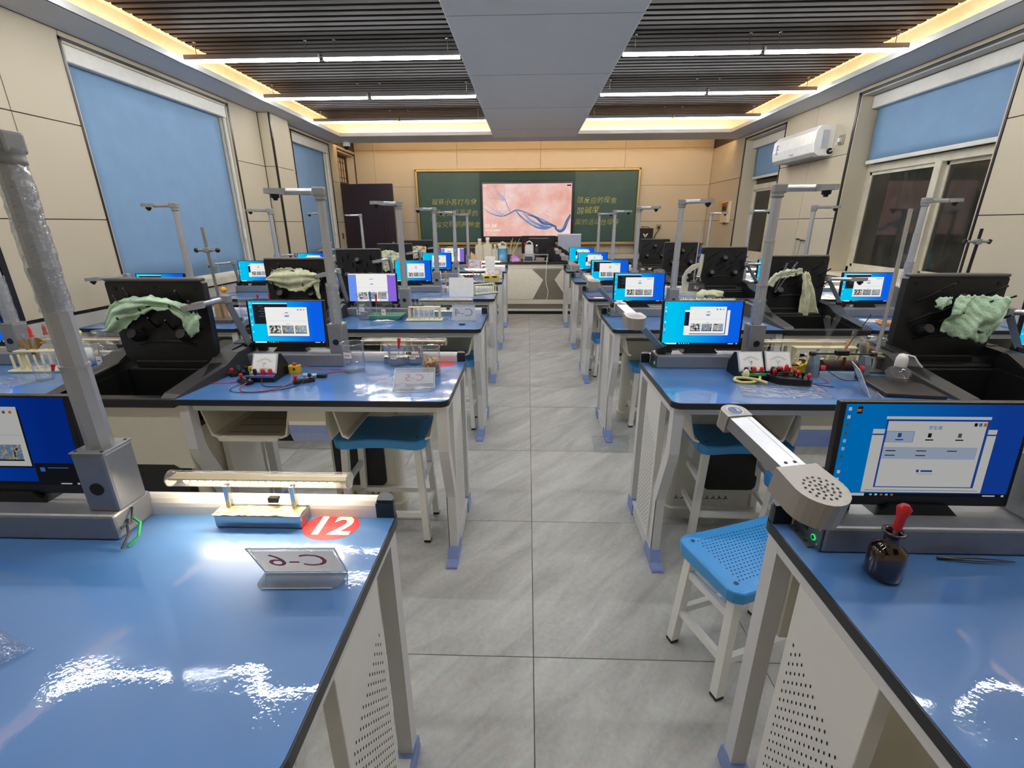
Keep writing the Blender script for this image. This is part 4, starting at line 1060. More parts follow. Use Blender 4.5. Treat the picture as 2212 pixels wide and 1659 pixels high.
# loose leads at the end of the nearest left bar
b = MB(); b.tube([(.452, .03, .035), (.475, .02, .03), (.482, .0, .012), (.474, -.02, .002)], .0028, 6); b.build('green_lead', greenp, TERM['la', 0])
b = MB(); b.tube([(.44, .03, .03), (.455, .01, .03), (.468, -.005, .02), (.470, -.03, .004)], .0024, 6); b.tube([(.442, .045, .05), (.456, .02, .03), (.45, .0, .03)], .002, 6); b.build('black_lead', monblack, TERM['la', 0])
# ================================================================ CHALKBOARD, DISPLAY, PODIUM
YBF = YB-.001
t = thing('chalkboard', 'green chalkboard in a gold frame with yellow writing either side of the big screen', 'chalkboard', (-.02, YB, 1.06))
def bx(x0, x1, z0, z1, y0, y1, b=0): return MB().rng((x0+.02, y0, z0-1.06), (x1+.02, y1, z1-1.06), 0, b)
bx(-1.98, 1.94, 1.075, 2.29, -.045, -.002).build('backing_board', boardm2, t)
f = MB()
for (x0, x1, z0, z1) in ((-2.0, 1.96, 2.262, 2.31), (-2.0, -1.955, 1.06, 2.31), (1.915, 1.96, 1.06, 2.31), (-2.0, 1.96, 1.035, 1.085)):
    f.rng((x0+.02, -.085, z0-1.06), (x1+.02, -.002, z1-1.06), 0, .012)
f.rng((-1.96, -.13, -.02), (1.96, -.08, -.008), 0, .003)
f.build('frame', goldm, t)
bx(-1.95, -.85, 1.09, 2.26, -.060, -.046, .003).build('left_panel', boardm, t)
bx(.82, 1.91, 1.09, 2.26, -.060, -.046, .003).build('right_panel', boardm, t)
bx(-.84, .81, 2.10, 2.255, -.060, -.046, .003).build('top_panel', mat('gloss_green_strip', '25433e', .5, spec=.3), t)
chalk = mat('yellow_chalk', 'e6dc5a', .9, var=.1, vscale=60)
chalkw = mat('white_chalk', 'c8cbb8', .9)
def line(px0, px1, py, txt, mi=0):
    wr_ = MB(); a, b2 = at(px0, py, y=YB-.062), at(px1, py, y=YB-.062); n = len(txt)
    sz = (b2.x-a.x)/n
    for k, ch in enumerate(txt):
        rr = random.Random(ch+str(px0))
        c = Vector((a.x+sz*(k+.5)+.02, -.0615, a.z-1.06+rr.uniform(-.012, .012)))
        ang = rr.uniform(-.06, .10)
        addtext(wr_, ch, sz*.98, frame(c, (math.cos(ang), 0, math.sin(ang)), (-math.sin(ang)+.16, 0, math.cos(ang))), mi, thin=.0022 if mi == 0 else .001)
    wr_.build('chalk_line', [chalk, chalkw], t)
line(932, 1030, 437.5, '观察小苏打与食'); line(937, 1033, 461, '测定常见溶液的'); line(941, 1038, 486, '探究铁铜两种金')
line(1246, 1333, 434, '醋反应的现象'); line(1246, 1295, 455, '酸碱度'); line(1242, 1338, 481, '属的活动性顺序')
line(924, 937, 431, 'C-1', 1); line(929, 944, 474, 'C-3', 1)
# big display between the panels
t = thing('interactive_display', 'large display showing a pink delta landscape with clock 01:34', 'screen', (-.016, YB-.062, 1.10))
DW, DH = 1.636, .945
MB().rng((-DW/2, -.045, 0), (DW/2, 0, 1.01), 0, .008).build('bezel', monblack, t)
sc = MB(); ms = []
def skin():
    m = bpy.data.materials.new('display_pink'); m.use_nodes = True; nt = m.node_tree; nt.nodes.clear(); N = nt.nodes.new; L = nt.links.new
    o = N('ShaderNodeOutputMaterial'); e = N('ShaderNodeEmission'); tc = N('ShaderNodeTexCoord'); n = N('ShaderNodeTexNoise'); n.inputs['Scale'].default_value = 2.2; n.inputs['Detail'].default_value = 8; n.inputs['Roughness'].default_value = .6
    r = N('ShaderNodeValToRGB'); L(tc.outputs['Object'], n.inputs['Vector']); L(n.outputs['Fac'], r.inputs[0])
    el = r.color_ramp.elements; el[0].position = .33; el[0].color = (*lin('e2a090'), 1); el[1].position = .68; el[1].color = (*lin('f2dcdc'), 1)
    x = el.new(.5); x.color = (*lin('eabdb2'), 1)
    L(r.outputs[0], e.inputs[0]); e.inputs[1].default_value = 1.0; L(e.outputs[0], o.inputs[0]); return m
ms = [skin(), emis('display_rim', 'f6b8c0', 1.0), emis('river_blue', '6c86b2', .95), emis('river_dark', '4c689a', .95), emis('river_pale', 'b0a8bc', .95), emis('display_text', 'ffffff', 1.0), emis('display_badge', '3a3540', .8), emis('river_mid', '9aa4c0', .95)]
x0, x1, z0, z1 = -.785, .785, .085, .965
sc.quad((x0, -.0455, z0), (x1, -.0455, z0), (x1, -.0455, z1), (x0, -.0455, z1), 1)
e = .009; sc.quad((x0+e, -.0458, z0+e), (x1-e, -.0458, z0+e), (x1-e, -.0458, z1-e), (x0+e, -.0458, z1-e), 0)
LAY = [0]
def rib(pts, ws, mi):
    """flat strip of varying width painted on the display, u,v in 0..1"""
    LAY[0] += 1; y = -.046-.00002*LAY[0]
    P = [Vector((x0+(x1-x0)*u, 0, z1-(z1-z0)*v)) for u, v in pts]
    # catmull-rom refine
    Q = []; Wd = []
    n = len(P)
    for i in range(n-1):
        a, b_, c, d = P[max(i-1, 0)], P[i], P[i+1], P[min(i+2, n-1)]
        for s in range(6):
            tt = s/6; Q.append(.5*((2*b_)+(c-a)*tt+(2*a-5*b_+4*c-d)*tt*tt+(3*b_-a-3*c+d)*tt**3)); Wd.append(ws[i]*(1-tt)+ws[i+1]*tt)
    Q.append(P[-1]); Wd.append(ws[-1])
    vs = []
    for i, q in enumerate(Q):
        tn = (Q[min(i+1, len(Q)-1)]-Q[max(i-1, 0)]).normalized(); nn = Vector((-tn.z, 0, tn.x))
        for s in (1, -1):
            v = q+nn*Wd[i]*s*.36; vs.append((min(max(v.x, x0+e), x1-e), y, min(max(v.z, z0+e), z1-e)))
    sc.add(vs, [(2*i, 2*i+2, 2*i+3, 2*i+1) for i in range(len(Q)-1)], mi)
rib([(0, .45), (.08, .55), (.2, .61), (.29, .57), (.37, .50), (.45, .52), (.60, .62), (.72, .72), (.84, .82)], [.008, .016, .03, .03, .035, .03, .02, .03, .04], 2)
rib([(.37, .50), (.43, .62), (.52, .74), (.62, .83), (.72, .85), (.80, .80)], [.02, .04, .03, .05, .05, .02], 2)
rib([(.45, .52), (.52, .66), (.60, .76), (.70, .80)], [.03, .05, .05, .02], 7)
rib([(.50, .58), (.60, .64), (.68, .74), (.78, .78), (.84, .84)], [.015, .04, .07, .05, .03], 3)
rib([(.56, .70), (.66, .80), (.76, .82)], [.02, .06, .03], 2)
rib([(.82, .84), (.87, .90), (.92, .86), (.96, .70), (1.0, .58)], [.03, .07, .08, .07, .05], 3)
rib([(.84, .86), (.89, .88), (.94, .78), (.99, .62)], [.02, .03, .03, .03], 2)
rib([(.12, .0), (.17, .15), (.24, .27), (.28, .42), (.31, .54)], [.006, .012, .022, .02, .02], 7)
rib([(.24, .05), (.25, .15), (.24, .27)], [.004, .008, .014], 4)
rnd = random.Random(5)
for k in range(26):
    u, v = rnd.uniform(.02, .30), rnd.uniform(.02, .52); tu, tv = (.24, .30) if v < .3 else (.22, .60)
    rib([(u, v), ((u+tu)/2+rnd.uniform(-.03, .03), (v+tv)/2+rnd.uniform(-.03, .03)), (tu+rnd.uniform(-.02, .02), tv+rnd.uniform(-.02, .03))], [.002, .006, .008], 4)
for k in range(14):
    u, v = rnd.uniform(.34, .8), rnd.uniform(.55, .72)
    rib([(u, v), (u+.05, v+.06+rnd.uniform(-.02, .03)), (u+.12, v+.08)], [.003, .008, .004], rnd.choice((4, 7)))
rib([(.50, .40), (.49, .46)], [.006, .003], 3)
def dt(txt, u, v, s): addtext(sc, txt, s, frame((x0+(x1-x0)*u, -.0475, z1-(z1-z0)*v), (1, 0, 0), (0, 0, 1)), 5, 'LEFT')
dt('01:34', .018, .80, .095); dt('4月1日, 星期三', .018, .885, .044); dt('· .·.<  ◇', .018, .935, .022)
sc.quad(*[(x0+(x1-x0)*u, -.0476, z1-(z1-z0)*v) for u, v in ((.945, .05), (.99, .05), (.99, .025), (.945, .025))], 6)
sc.quad(*[(x0+(x1-x0)*u, -.0476, z1-(z1-z0)*v) for u, v in ((.015, .045), (.04, .045), (.04, .035), (.015, .035))], 5)
sc.build('screen', ms, t)
MB().rng((.10, -.047, .032), (.20, -.0455, .042)).build('maker_mark', mat('mark_grey', '6a6d74', .4), t)
# ---- teacher's bench
t = thing('teacher_bench', 'long cream teacher bench with black top and taupe hourglass panel at the far end', 'bench', (.13, 7.56, 0))
PXA, PXB = -1.75, 1.75
MB().rng((PXA, -.03, .795), (PXB, .70, .828), 0, .006).build('worktop', blackp, t)
MB().rng((PXA+.03, .02, .06), (PXB-.03, .68, .795)).build('cabinet', podw, t)
MB().rng((PXA+.04, .006, .245), (PXB-.04, .022, .712)).build('taupe_panel', taupeb, t)
MB().rng((PXA+.02, .0, .728), (PXB-.02, .022, .792), 0, .002).build('top_rail', podw, t)
MB().rng((PXA+.02, .0, .165), (PXB-.02, .022, .236), 0, .002).build('lower_rail', podw, t)
MB().rng((PXA+.02, .012, .09), (PXB-.02, .022, .160)).build('taupe_band', taupeb, t)
MB().rng((PXA+.02, -.004, .052), (PXB-.02, .022, .088), 0, .002).build('skirting', podw, t)
MB().rng((PXA+.04, .01, 0), (PXB-.04, .66, .055)).build('plinth', dark, t)
MB().prism([(-1.2, .24), (-.045, .24), (.12, .55), (-.07, .725), (-1.2, .725)], -.004, .010, 'xz').build('white_hexagon_panel', podw, t)
MB().prism([(1.2, .24), (.52, .24), (.30, .55), (.42, .725), (1.2, .725)], -.004, .010, 'xz').build('white_hexagon_panel', podw, t)
wc = tag(MB().tube([(0, 0, .12), (0, -.02, .04), (-.005, -.012, -.05), (-.01, -.012, -.22), (.0, -.012, -.30), (.03, -.012, -.40), (.025, -.012, -.48), (.005, -.012, -.56)], .0055, 6).build('charging_cable', white, None, (.30, 7.553, .78)), 'white cable hanging down the front of the teacher bench', 'cable')

ZB = .8285
def jug(x, y, s, label, m, tall=True, liq=None, cap=None):
    t = thing('chemical_jug', label, 'jug', (x, y, ZB), 0, 'plastic jugs on the teacher bench')
    w_, h_ = .075*s, .22*s
    b = MB(); b.prism(rpoly(-w_, -.05*s, w_, .05*s, .025*s, 4), 0, h_, 'xy'); b.prism(rpoly(-w_*.9, -.045*s, w_*.9, .045*s, .02*s, 4), h_, h_+.03*s, 'xy')
    if tall: b.lathe([(.035*s, h_+.02*s), (.028*s, h_+.05*s), (.026*s, h_+.10*s)], 12)
    b.build('body', m, t)
    if not tall:
        MB().tube([(-w_*.55, 0, h_+.03*s), (-w_*.5, 0, h_+.065*s), (0, 0, h_+.085*s), (w_*.55, 0, h_+.06*s), (w_*.7, 0, h_+.03*s)], .012*s, 8).build('handle', m, t)
    MB().lathe([(.030*s, 0), (.030*s, .035*s), (0, .036*s)], 12, (0 if tall else -w_*.75, 0, h_+(.09 if tall else .025)*s)).build('cap', cap or white, t)
    if liq: MB().prism(rpoly(-w_*1.01, -.0515*s, w_*1.01, .0515*s, .025*s, 4), .005, h_*.92, 'xy').build('liquid', liq, t)
whitejug = mat('jug_cloudy_white', 'd8d0bc', .35)
def bp(px, py=563): return at(px, py, z=ZB)
jug(at(1037, 560, y=7.85).x, 7.85, 1.0, 'tall cloudy white jug, leftmost of the row on the teacher bench', whitejug)
jug(at(1054, 560, y=7.80).x, 7.80, 1.06, 'tall cloudy white jug, second from the left on the teacher bench', whitejug)
jug(at(1070, 560, y=7.80).x, 7.80, .74, 'short cloudy jug beside the blue liquid jug', whitejug)
jug(at(1086, 560, y=7.72).x, 7.72, .98, 'white jug with bright blue liquid on the teacher bench', whitejug, False, mat('blue_liquid', '2f8fc4', .2))
jug(at(1143, 560, y=8.0).x, 8.0, .98, 'white jug with a handle and red cap behind the metal rack', mat('jug_white_clean', 'e6e4e0', .35), False, None, redp)
t = thing('stick_holder', 'dark cup holding a bunch of long wooden sticks on the teacher bench', 'cup', (at(1101, 560, y=7.75).x, 7.75, ZB))
MB().lathe([(0, 0), (.03, 0), (.032, .10), (.028, .10), (.026, .01)], 14).build('cup', mat('cup_dark_red', '3a2228', .4), t)
g = MB(); rnd = random.Random(3)
for k in range(9): g.cyl((rnd.uniform(-.015, .015), rnd.uniform(-.015, .015), .012), (rnd.uniform(-.08, .20), rnd.uniform(-.02, .05), rnd.uniform(.26, .37)), .0035, n=5)
g.build('sticks', mat('stick_wood', 'd9c79a', .6), t)
def lump(name, label, cat, c, d, m, seed, parts=1):
    """crumpled soft heap"""
    bm = bmesh.new(); bmesh.ops.create_icosphere(bm, subdivisions=3, radius=1.0); rnd = random.Random(seed)
    ph = [rnd.uniform(0, 6) for _ in range(6)]
    for v in bm.verts:
        n = v.co.normalized(); f = 1+.16*math.sin(5*n.x+ph[0])*math.sin(4*n.y+ph[1])+.12*math.sin(9*n.z+7*n.x+ph[2])+.07*math.sin(17*n.x+ph[3])*math.sin(15*n.y+ph[4])
        z = max(n.z*f, -.05); v.co = Vector((n.x*f*d[0], n.y*f*d[1], (z+.05)*d[2]))
    me = bpy.data.meshes.new(name); bm.to_mesh(me); bm.free(); me.materials.append(m)
    for p in me.polygons: p.use_smooth = True
    o = bpy.data.objects.new(name, me); COL.objects.link(o); o.location = c
    return tag(o, label, cat)
p = at(1113, 563, z=ZB); lump('plastic_pouch', 'crumpled pink and purple pouch on the teacher bench', 'bag', (p.x, 7.66, ZB), (.085, .05, .095), mat('pouch_pink', 'c98fd0', .4, var=.35, vscale=14), 2)
p = at(1198, 560, z=ZB); lump('black_jacket', 'heap of black fabric lying on the teacher bench in front of the cabinet', 'clothes', (at(1198, 555, y=7.8).x, 7.8, ZB), (.27, .14, .20), mat('black_fabric', '17161a', .9, var=.3, vscale=14), 6)
lump('cotton_cloth', 'beige crumpled cloth at the left end of the jugs on the teacher bench', 'cloth', (at(1021, 560, y=7.8).x, 7.8, ZB), (.075, .06, .12), mat('beige_cloth', 'd8b48c', .9), 9)
t = thing('water_bottle', 'clear plastic water bottle with white cap on the teacher bench', 'bottle', (at(1159, 555, y=7.95).x, 7.95, ZB))
MB().lathe([(0, 0), (.031, 0), (.033, .01), (.031, .08), (.033, .15), (.026, .19), (.013, .215), (.013, .225)], 16).build('body', glass, t)
MB().lathe([(.015, .222), (.015, .245), (0, .246)], 12).build('cap', white, t)
t = thing('metal_frame', 'low metal instrument frame lying on the teacher bench', 'frame', (at(1157, 563, y=7.66).x, 7.66, ZB))
b = MB(); b.rng((-.20, -.06, 0), (.20, .06, .012)); b.rng((-.20, -.05, .10), (.20, .0, .114))
for x in (-.19, -.03, .19): b.rng((x-.006, -.05, .012), (x+.006, -.035, .10))
b.build('frame', alu, t); MB().rng((-.17, -.04, .0125), (-.05, .04, .075), 0, .004).build('dark_block', mat('indigo_block', '3c3f58', .5), t); MB().rng((.0, -.03, .0125), (.14, .04, .06), 0, .004).build('card_block', mat('card_brown', '9a8474', .7), t)
t = thing('desktop_monitor', 'black monitor seen from the front below the big display', 'monitor', (at(1163, 545, y=8.1).x, 8.1, ZB))
MB().rng((-.28, -.02, .10), (.28, .02, .38), 0, .006).build('panel', monblack, t); MB().rng((-.06, -.01, .0), (.06, .03, .11)).rng((-.12, -.06, 0), (.12, .08, .012)).build('stand', monblack, t)
MB().rng((-.16, -.023, .335), (.16, -.0205, .345)).build('grey_trim', gun, t)
t = thing('grey_cabinet', 'pale grey flat case standing upright at the right of the teacher bench', 'case', (at(1229, 545, y=7.95).x, 7.95, ZB))
MB().rng((-.185, -.04, 0), (.185, .04, .40), 0, .004).build('case', mat('case_blue_grey', 'a9b1c2', .45), t); MB().rng((-.187, -.042, .395), (.187, .042, .412), 0, .003).build('lid_edge', white, t)
t = thing('document_camera', 'dark low document camera unit on the left of the teacher bench', 'camera', (at(985, 545, y=7.9).x, 7.9, ZB))
MB().rng((-.10, -.08, 0), (.25, .10, .05), 0, .006).build('base', monblack, t); MB().rng((-.02, .0, .05), (.32, .04, .20), 0, .004).build('panel', mat('panel_brown_dark', '3b2f2c', .5), t); MB().box((-.08, 0, .21), (.12, .04, .03), 0, .006).box((-.10, .03, .12), (.02, .02, .17)).build('arm', headgrey, t)
t = thing('loudspeaker', 'black loudspeaker box with pale butterfly emblem on the back wall', 'speaker', (2.08, YB-.12, .885))
MB().rng((-.135, -.12, 0), (.135, .115, .43), 0, .008).build('box', monblack, t)
MB().rng((-.122, -.124, .012), (.122, -.119, .36)).build('grille', mat('speaker_cloth', '202022', .8), t)
b = MB()
for s in (-1, 1):
    b.add([(s*x, -.1255, .315+z) for x, z in ((0, 0), (.035, .03), (.045, .015), (.03, .0), (.022, -.018), (.005, -.014))], [(0, 1, 2, 3, 4, 5)])
    b.add([(s*x, -.1255, .305+z) for x, z in ((0, -.01), (.020, -.012), (.015, -.028), (.003, -.022))], [(0, 1, 2, 3)])
b.build('emblem', paper, t)
MB().tube([(-.02, -.05, .43), (-.06, -.02, .455), (.06, -.02, .45), (.10, .0, .43)], .005, 6).build('cord', monblack, t)
t = thing('low_cabinet', 'low grey cabinet against the back wall under the loudspeaker', 'cabinet', (1.95, 8.70, 0))
MB().rng((-.65, -.2, .02), (.65, .24, .88), 0, .006).build('body', mat('cabinet_pale_grey', 'b9b6ae', .5), t)
for x in (-.62, -.20, .22): MB().rng((x, -.206, .06), (x+.40, -.199, .86), 0, .002).build('door', mat('cabinet_pale_grey', 'b9b6ae', .5), t)
t = thing('cardboard_box', 'open tan cardboard box behind the black drying boards near the back wall', 'box', (at(1478, 520, y=8.3).x, 8.3, .0))
MB().rng((-.23, -.2, .60), (.23, .2, 1.06)).build('carton', woodm, t); b = MB(); b.box((0, -.25, 1.07), (.46, .12, .008), rot=(R(-18), 0, 0)); b.box((0, .25, 1.07), (.46, .12, .008), rot=(R(25), 0, 0)); b.build('flap', woodm, t)
ct = thing('side_cupboard', 'low grey cupboard under the open cardboard box near the back wall', 'cupboard', (t.location.x, 8.3, 0))
MB().rng((-.3, -.24, .0), (.3, .24, .598), 0, .004).build('body', mat('cabinet_pale_grey', 'b9b6ae', .5), ct)
for x in (-.28, .01): MB().rng((x, -.246, .04), (x+.27, -.239, .57), 0, .002).build('door', mat('cabinet_pale_grey', 'b9b6ae', .5), ct)
# ================================================================ THINGS ON THE DESKS
Z = ZT+.0006
def led_lamp(x0, row, label, lit, base='foil'):
    """short tube lamp on two posts over a small box; x0 = left end of the tube"""
    y = rowy(row)+.513
    t = thing('tube_lamp', label, 'lamp', (x0, y, Z), 0, 'small tube lamps on the desks')
    L = .388
    tubeclear = MB().cyl((0, 0, .098), (L, 0, .098), .0175, n=16).build('tube', clear('tube_glass', 'fbf6ea', .8, .10, haze=.06 if lit else .22), t)
    MB().rng((.004, -.0135, .100), (L-.004, .0135, .104)).build('reflector_strip', mat('reflector_cream', 'e6dcc0', .3, .2), t)
    if lit:
        b = MB()
        for k in range(20): b.lathe([(.0, -.012), (.004, -.010), (.006, -.002), (.0058, .002)], 8, (.034+.0165*k, -.002, .100))
        b.build('led_beads', emis('led_bead', 'ffedd2', TUBE*4), t)
    else:
        b = MB()
        for k in range(22): b.box((.025+.0155*k, -.006, .0985), (.006, .006, .003))
        b.build('led_beads', mat('led_off', 'efe6b8', .3), t)
    for xx in (0, L): MB().cyl((xx-.0015, 0, .098), (xx+.0015, 0, .098), .018, n=16).build('end_ring', acryl, t)
    for xx in (.118, .262): MB().box((xx, -.002, .057), (.010, .014, .055), 0, .002).build('post', chrome, t)
    MB().rng((.10, -.035, .0), (.288, .012, .030), 0, .003).build('switch_box', mat('lamp_box_steel', 'b5bcc6', .12, .95), t)
    f = MB(); rn = random.Random(label); n = 12; vs = []; fs = []
    for a in range(n+1):
        for q in range(4):
            vs.append((.098+.188*a/n, -.037+.012*q, .0305+.0028*rn.random()))
    for a in range(n):
        for q in range(3): fs.append((a*4+q, (a+1)*4+q, (a+1)*4+q+1, a*4+q+1))
    f.add(vs, fs); f.build('foil_top', mat('wrinkled_foil', 'd5cfa4', .25, .8, bump=.6, bscale=70), t)
    MB().box((.205, .018, .036), (.024, .012, .014), 0, .002).build('switch', monblack, t)
    return t
led_lamp(-.762, 0, 'lit tube lamp on foil-topped box beside the round red number print', True)
led_lamp(-.762, 1, 'unlit tube lamp behind the beakers on the second left aisle desk', False)
led_lamp(-.775, 2, 'unlit tube lamp on the third left aisle desk behind the cream rack', False)
led_lamp(-.78, 4, 'glowing tube lamp on the fifth left aisle desk', True)
led_lamp(-.76, 5, 'glowing tube lamp on the farthest left aisle desk before the teacher bench', True)
led_lamp(1.052, 1, 'unlit tube lamp behind the cream rack on the second right aisle desk', False)
led_lamp(1.06, 2, 'unlit tube lamp behind the microscope desk monitor, third right aisle desk', False)
led_lamp(2.60, 2, 'unlit tube lamp at the right windows, third row', False)
led_lamp(2.60, 3, 'lit tube lamp glowing by the right windows, fourth row', True)
led_lamp(2.58, 4, 'lit tube lamp glowing by the right windows, fifth row', True)
led_lamp(-2.30, 1, 'unlit tube lamp behind the reagent bottles at the left windows', False)

def beaker(x, y, r, h, label, tag_=None, fill=None, spout=True):
    t = thing('beaker', label, 'beaker', (x, y, Z))
    b = MB(); b.lathe([(0, .001), (r*.93, .001), (r, .008), (r, h*.94), (r*1.07, h), (r*1.075, h+.001), (r*1.03, h*.985), (r*.96, h*.93), (r*.96, .01), (0, .006)], 22)
    if spout: b.tube([(-r*1.02, 0, h*.985), (-r*1.22, 0, h*1.0)], [.004, .002], 6)
    b.build('glass_wall', glass, t)
    MB().tube([(r*1.06*math.cos(R(a)), r*1.06*math.sin(R(a)), h) for a in range(0, 361, 20)], .0014, 5, cap=False).build('rim', acryl, t)
    if tag_:
        l = MB()
        for k in range(5):
            a0, a1 = R(-125+10*k), R(-115+10*k); q = r*1.015
            l.quad((q*math.cos(a0), q*math.sin(a0), h*tag_), (q*math.cos(a1), q*math.sin(a1), h*tag_), (q*math.cos(a1), q*math.sin(a1), h*(tag_+.26)), (q*math.cos(a0), q*math.sin(a0), h*(tag_+.26)), 0)
            q2 = r*1.02; i0, i1 = a0+(R(1.5) if k == 0 else 0), a1-(R(1.5) if k == 4 else 0)
            l.quad((q2*math.cos(i0), q2*math.sin(i0), h*(tag_+.02)), (q2*math.cos(i1), q2*math.sin(i1), h*(tag_+.02)), (q2*math.cos(i1), q2*math.sin(i1), h*(tag_+.24)), (q2*math.cos(i0), q2*math.sin(i0), h*(tag_+.24)), 1)
            q3 = r*1.025
            if 0 < k < 4: l.quad((q3*math.cos(i0), q3*math.sin(i0), h*(tag_+.11)), (q3*math.cos(i1-.05), q3*math.sin(i1-.05), h*(tag_+.11)), (q3*math.cos(i1-.05), q3*math.sin(i1-.05), h*(tag_+.145)), (q3*math.cos(i0), q3*math.sin(i0), h*(tag_+.145)), 2)
        l.build('paper_label', [labelred, paper, mat('ink_blue', '5a6a9a', .8)], t)
    if fill == 'corn':
        k = MB(); rn = random.Random(4)
        for i in range(150):
            a = rn.uniform(0, 2*PI); q = r*.90*math.sqrt(rn.random()); zz = rn.uniform(.010, h*.50)
            if i > 60: q = r*rn.uniform(.78, .90)
            if i > 115: zz = h*.50+rn.uniform(-.004, .006); q = r*.88*math.sqrt(rn.random())
            k.box((q*math.cos(a), q*math.sin(a), zz), (.010, .008, .005), rn.choice((0, 0, 1, 2)), .002, rot=(rn.uniform(0, 3), rn.uniform(0, 3), rn.uniform(0, 3)), seg=1)
        ko = k.build('corn_kernels', [mat('corn_yellow', 'f0c030', .4), mat('corn_orange', 'd8902a', .4), mat('corn_pale', 'f2e0a8', .4)], t); ko['kind'] = 'stuff'
        MB().lathe([(0, .008), (r*.86, .008), (r*.86, h*.46), (0, h*.47)], 16).build('kernel_core', mat('corn_core', 'a5701f', .7), t)
    return t
def dropper(x, y, h, label, lean=(0, 0), col=redp):
    t = thing('dropper', label, 'dropper', (x, y, Z+.004))
    a = Vector((0, 0, 0)); b_ = Vector((lean[0], lean[1], h)); d = (b_-a)
    MB().tube([a, a+d*.12, a+d*.62], [.0012, .003, .003], 8).build('glass_stem', acryl, t)
    MB().tube([a+d*.58, a+d*.64, a+d*.80, a+d*.94, a+d], [.0045, .0055, .0055, .0085, .004], 10).build('rubber_bulb', col, t)
    return t
Y2, Y3, Y4, Y5 = rowy(1), rowy(2), rowy(3), rowy(4)
beaker(-.758, 1.935, .047, .128, 'large graduated beaker with red-edged label on the second left aisle desk', .52)
beaker(-.595, 2.03, .036, .085, 'small labelled beaker holding a red dropper near the tube lamp', .42)
dropper(-.588, 2.025, .125, 'red-bulbed dropper leaning in the small beaker by the tube lamp', (.012, .0))
beaker(-.515, 2.055, .036, .095, 'empty middle beaker between the dropper beaker and the corn beaker', .30)
beaker(-.412, 1.905, .040, .118, 'beaker half full of yellow corn kernels', None, 'corn')
def meter(x, y, rz, unit, label, strip):
    t = thing('meter', label, 'meter', (x, y, Z), rz)
    w_ = .052
    MB().prism([(-.062, 0), (.075, 0), (.072, .045), (.030, .098), (.012, .100), (-.030, .030), (-.062, .018)], -w_, w_, 'yz').build('case', monblack, t)
    # tilted face
    p0 = Vector((0, -.030, .0315)); p1 = Vector((0, .0115, .1015)); ey = (p1-p0).normalized(); m = frame(p0, (1, 0, 0), ey); Ld = (p1-p0).length
    f = MB(); f.add(*boxpts((-w_+.001, -.004, .0), (w_-.001, Ld, .007)), 0, False, m)
    f.build('face_frame', mat('face_frame_clear', 'c9cdd0', .2), t)
    g = MB(); g.add([(-w_+.006, .002, .0074), (w_-.006, .002, .0074), (w_-.006, Ld-.004, .0074), (-w_+.006, Ld-.004, .0074)], [(0, 1, 2, 3)], 0, False, m)
    for k in range(11):
        a = R(140-10*k); c0, c1 = .034, .034+(.008 if k % 5 == 0 else .004)
        q = Vector((math.cos(a), math.sin(a))); n_ = Vector((-q.y, q.x))*.0005; o_ = Vector((0, .022))
        A = o_+q*c0; B = o_+q*c1
        g.add([(A.x-n_.x, A.y-n_.y, .0077), (A.x+n_.x, A.y+n_.y, .0077), (B.x+n_.x, B.y+n_.y, .0077), (B.x-n_.x, B.y-n_.y, .0077)], [(0, 1, 2, 3)], 1, False, m)
    ar = [(.034*math.cos(R(a)), .022+.034*math.sin(R(a))) for a in range(40, 141, 10)]; ar2 = [(.0332*math.cos(R(a)), .022+.0332*math.sin(R(a))) for a in range(140, 39, -10)]
    g.add([(x_, y_, .0077) for x_, y_ in ar+ar2], [tuple(range(len(ar)+len(ar2)))], 1, False, m)
    a = R(112); g.add([(-.0008, .022, .0079), (.0008, .022, .0079), (.040*math.cos(a), .022+.040*math.sin(a), .0079)], [(0, 1, 2)], 2, False, m)
    addtext(g, unit, .013, m @ Matrix.Translation((.002, .036, .008)), 2)
    g.build('dial', [mat('dial_white', 'eef0ee', .35), mat('dial_ink', '3a3a40', .7), dark], t)
    MB().add(*boxpts((-.017, .0, .0074), (.017, .018, .0095)), 0, False, m).lathe([(0, .012), (.006, .011), (.006, .009)], 10, (0, .009, 0), 1, mx=m).build('zero_screw_cover', [mat('cover_grey', 'c4c6c8', .3), dark], t)
    if strip is not None: MB().rng((-w_+.003, -.060, .0195), (w_-.003, -.034, .0275)).build('terminal_strip', strip, t)
    for k, (xx, m_) in enumerate(((-.030, monblack), (.003, redp), (.034, redp))):
        MB().lathe([(.006, 0), (.006, .006), (.0045, .008), (.008, .012), (.008, .026), (.005, .029), (0, .029)], 10, (xx, -.046, .024)).build('terminal', m_, t)
    return t
meter(-1.090, 1.835, R(2), 'V', 'white-faced voltmeter with purple terminal strip on the second left aisle desk', mat('strip_violet', '6a6cc0', .4))
meter(.925, 1.895, R(2), 'A', 'white-faced ammeter with green terminal strip on the second right aisle desk', greenp)
meter(1.040, 1.900, R(-3), 'V', 'pale blue-tinted voltmeter right of the ammeter on the second right aisle desk', mat('strip_grey', '8a8fa0', .4))
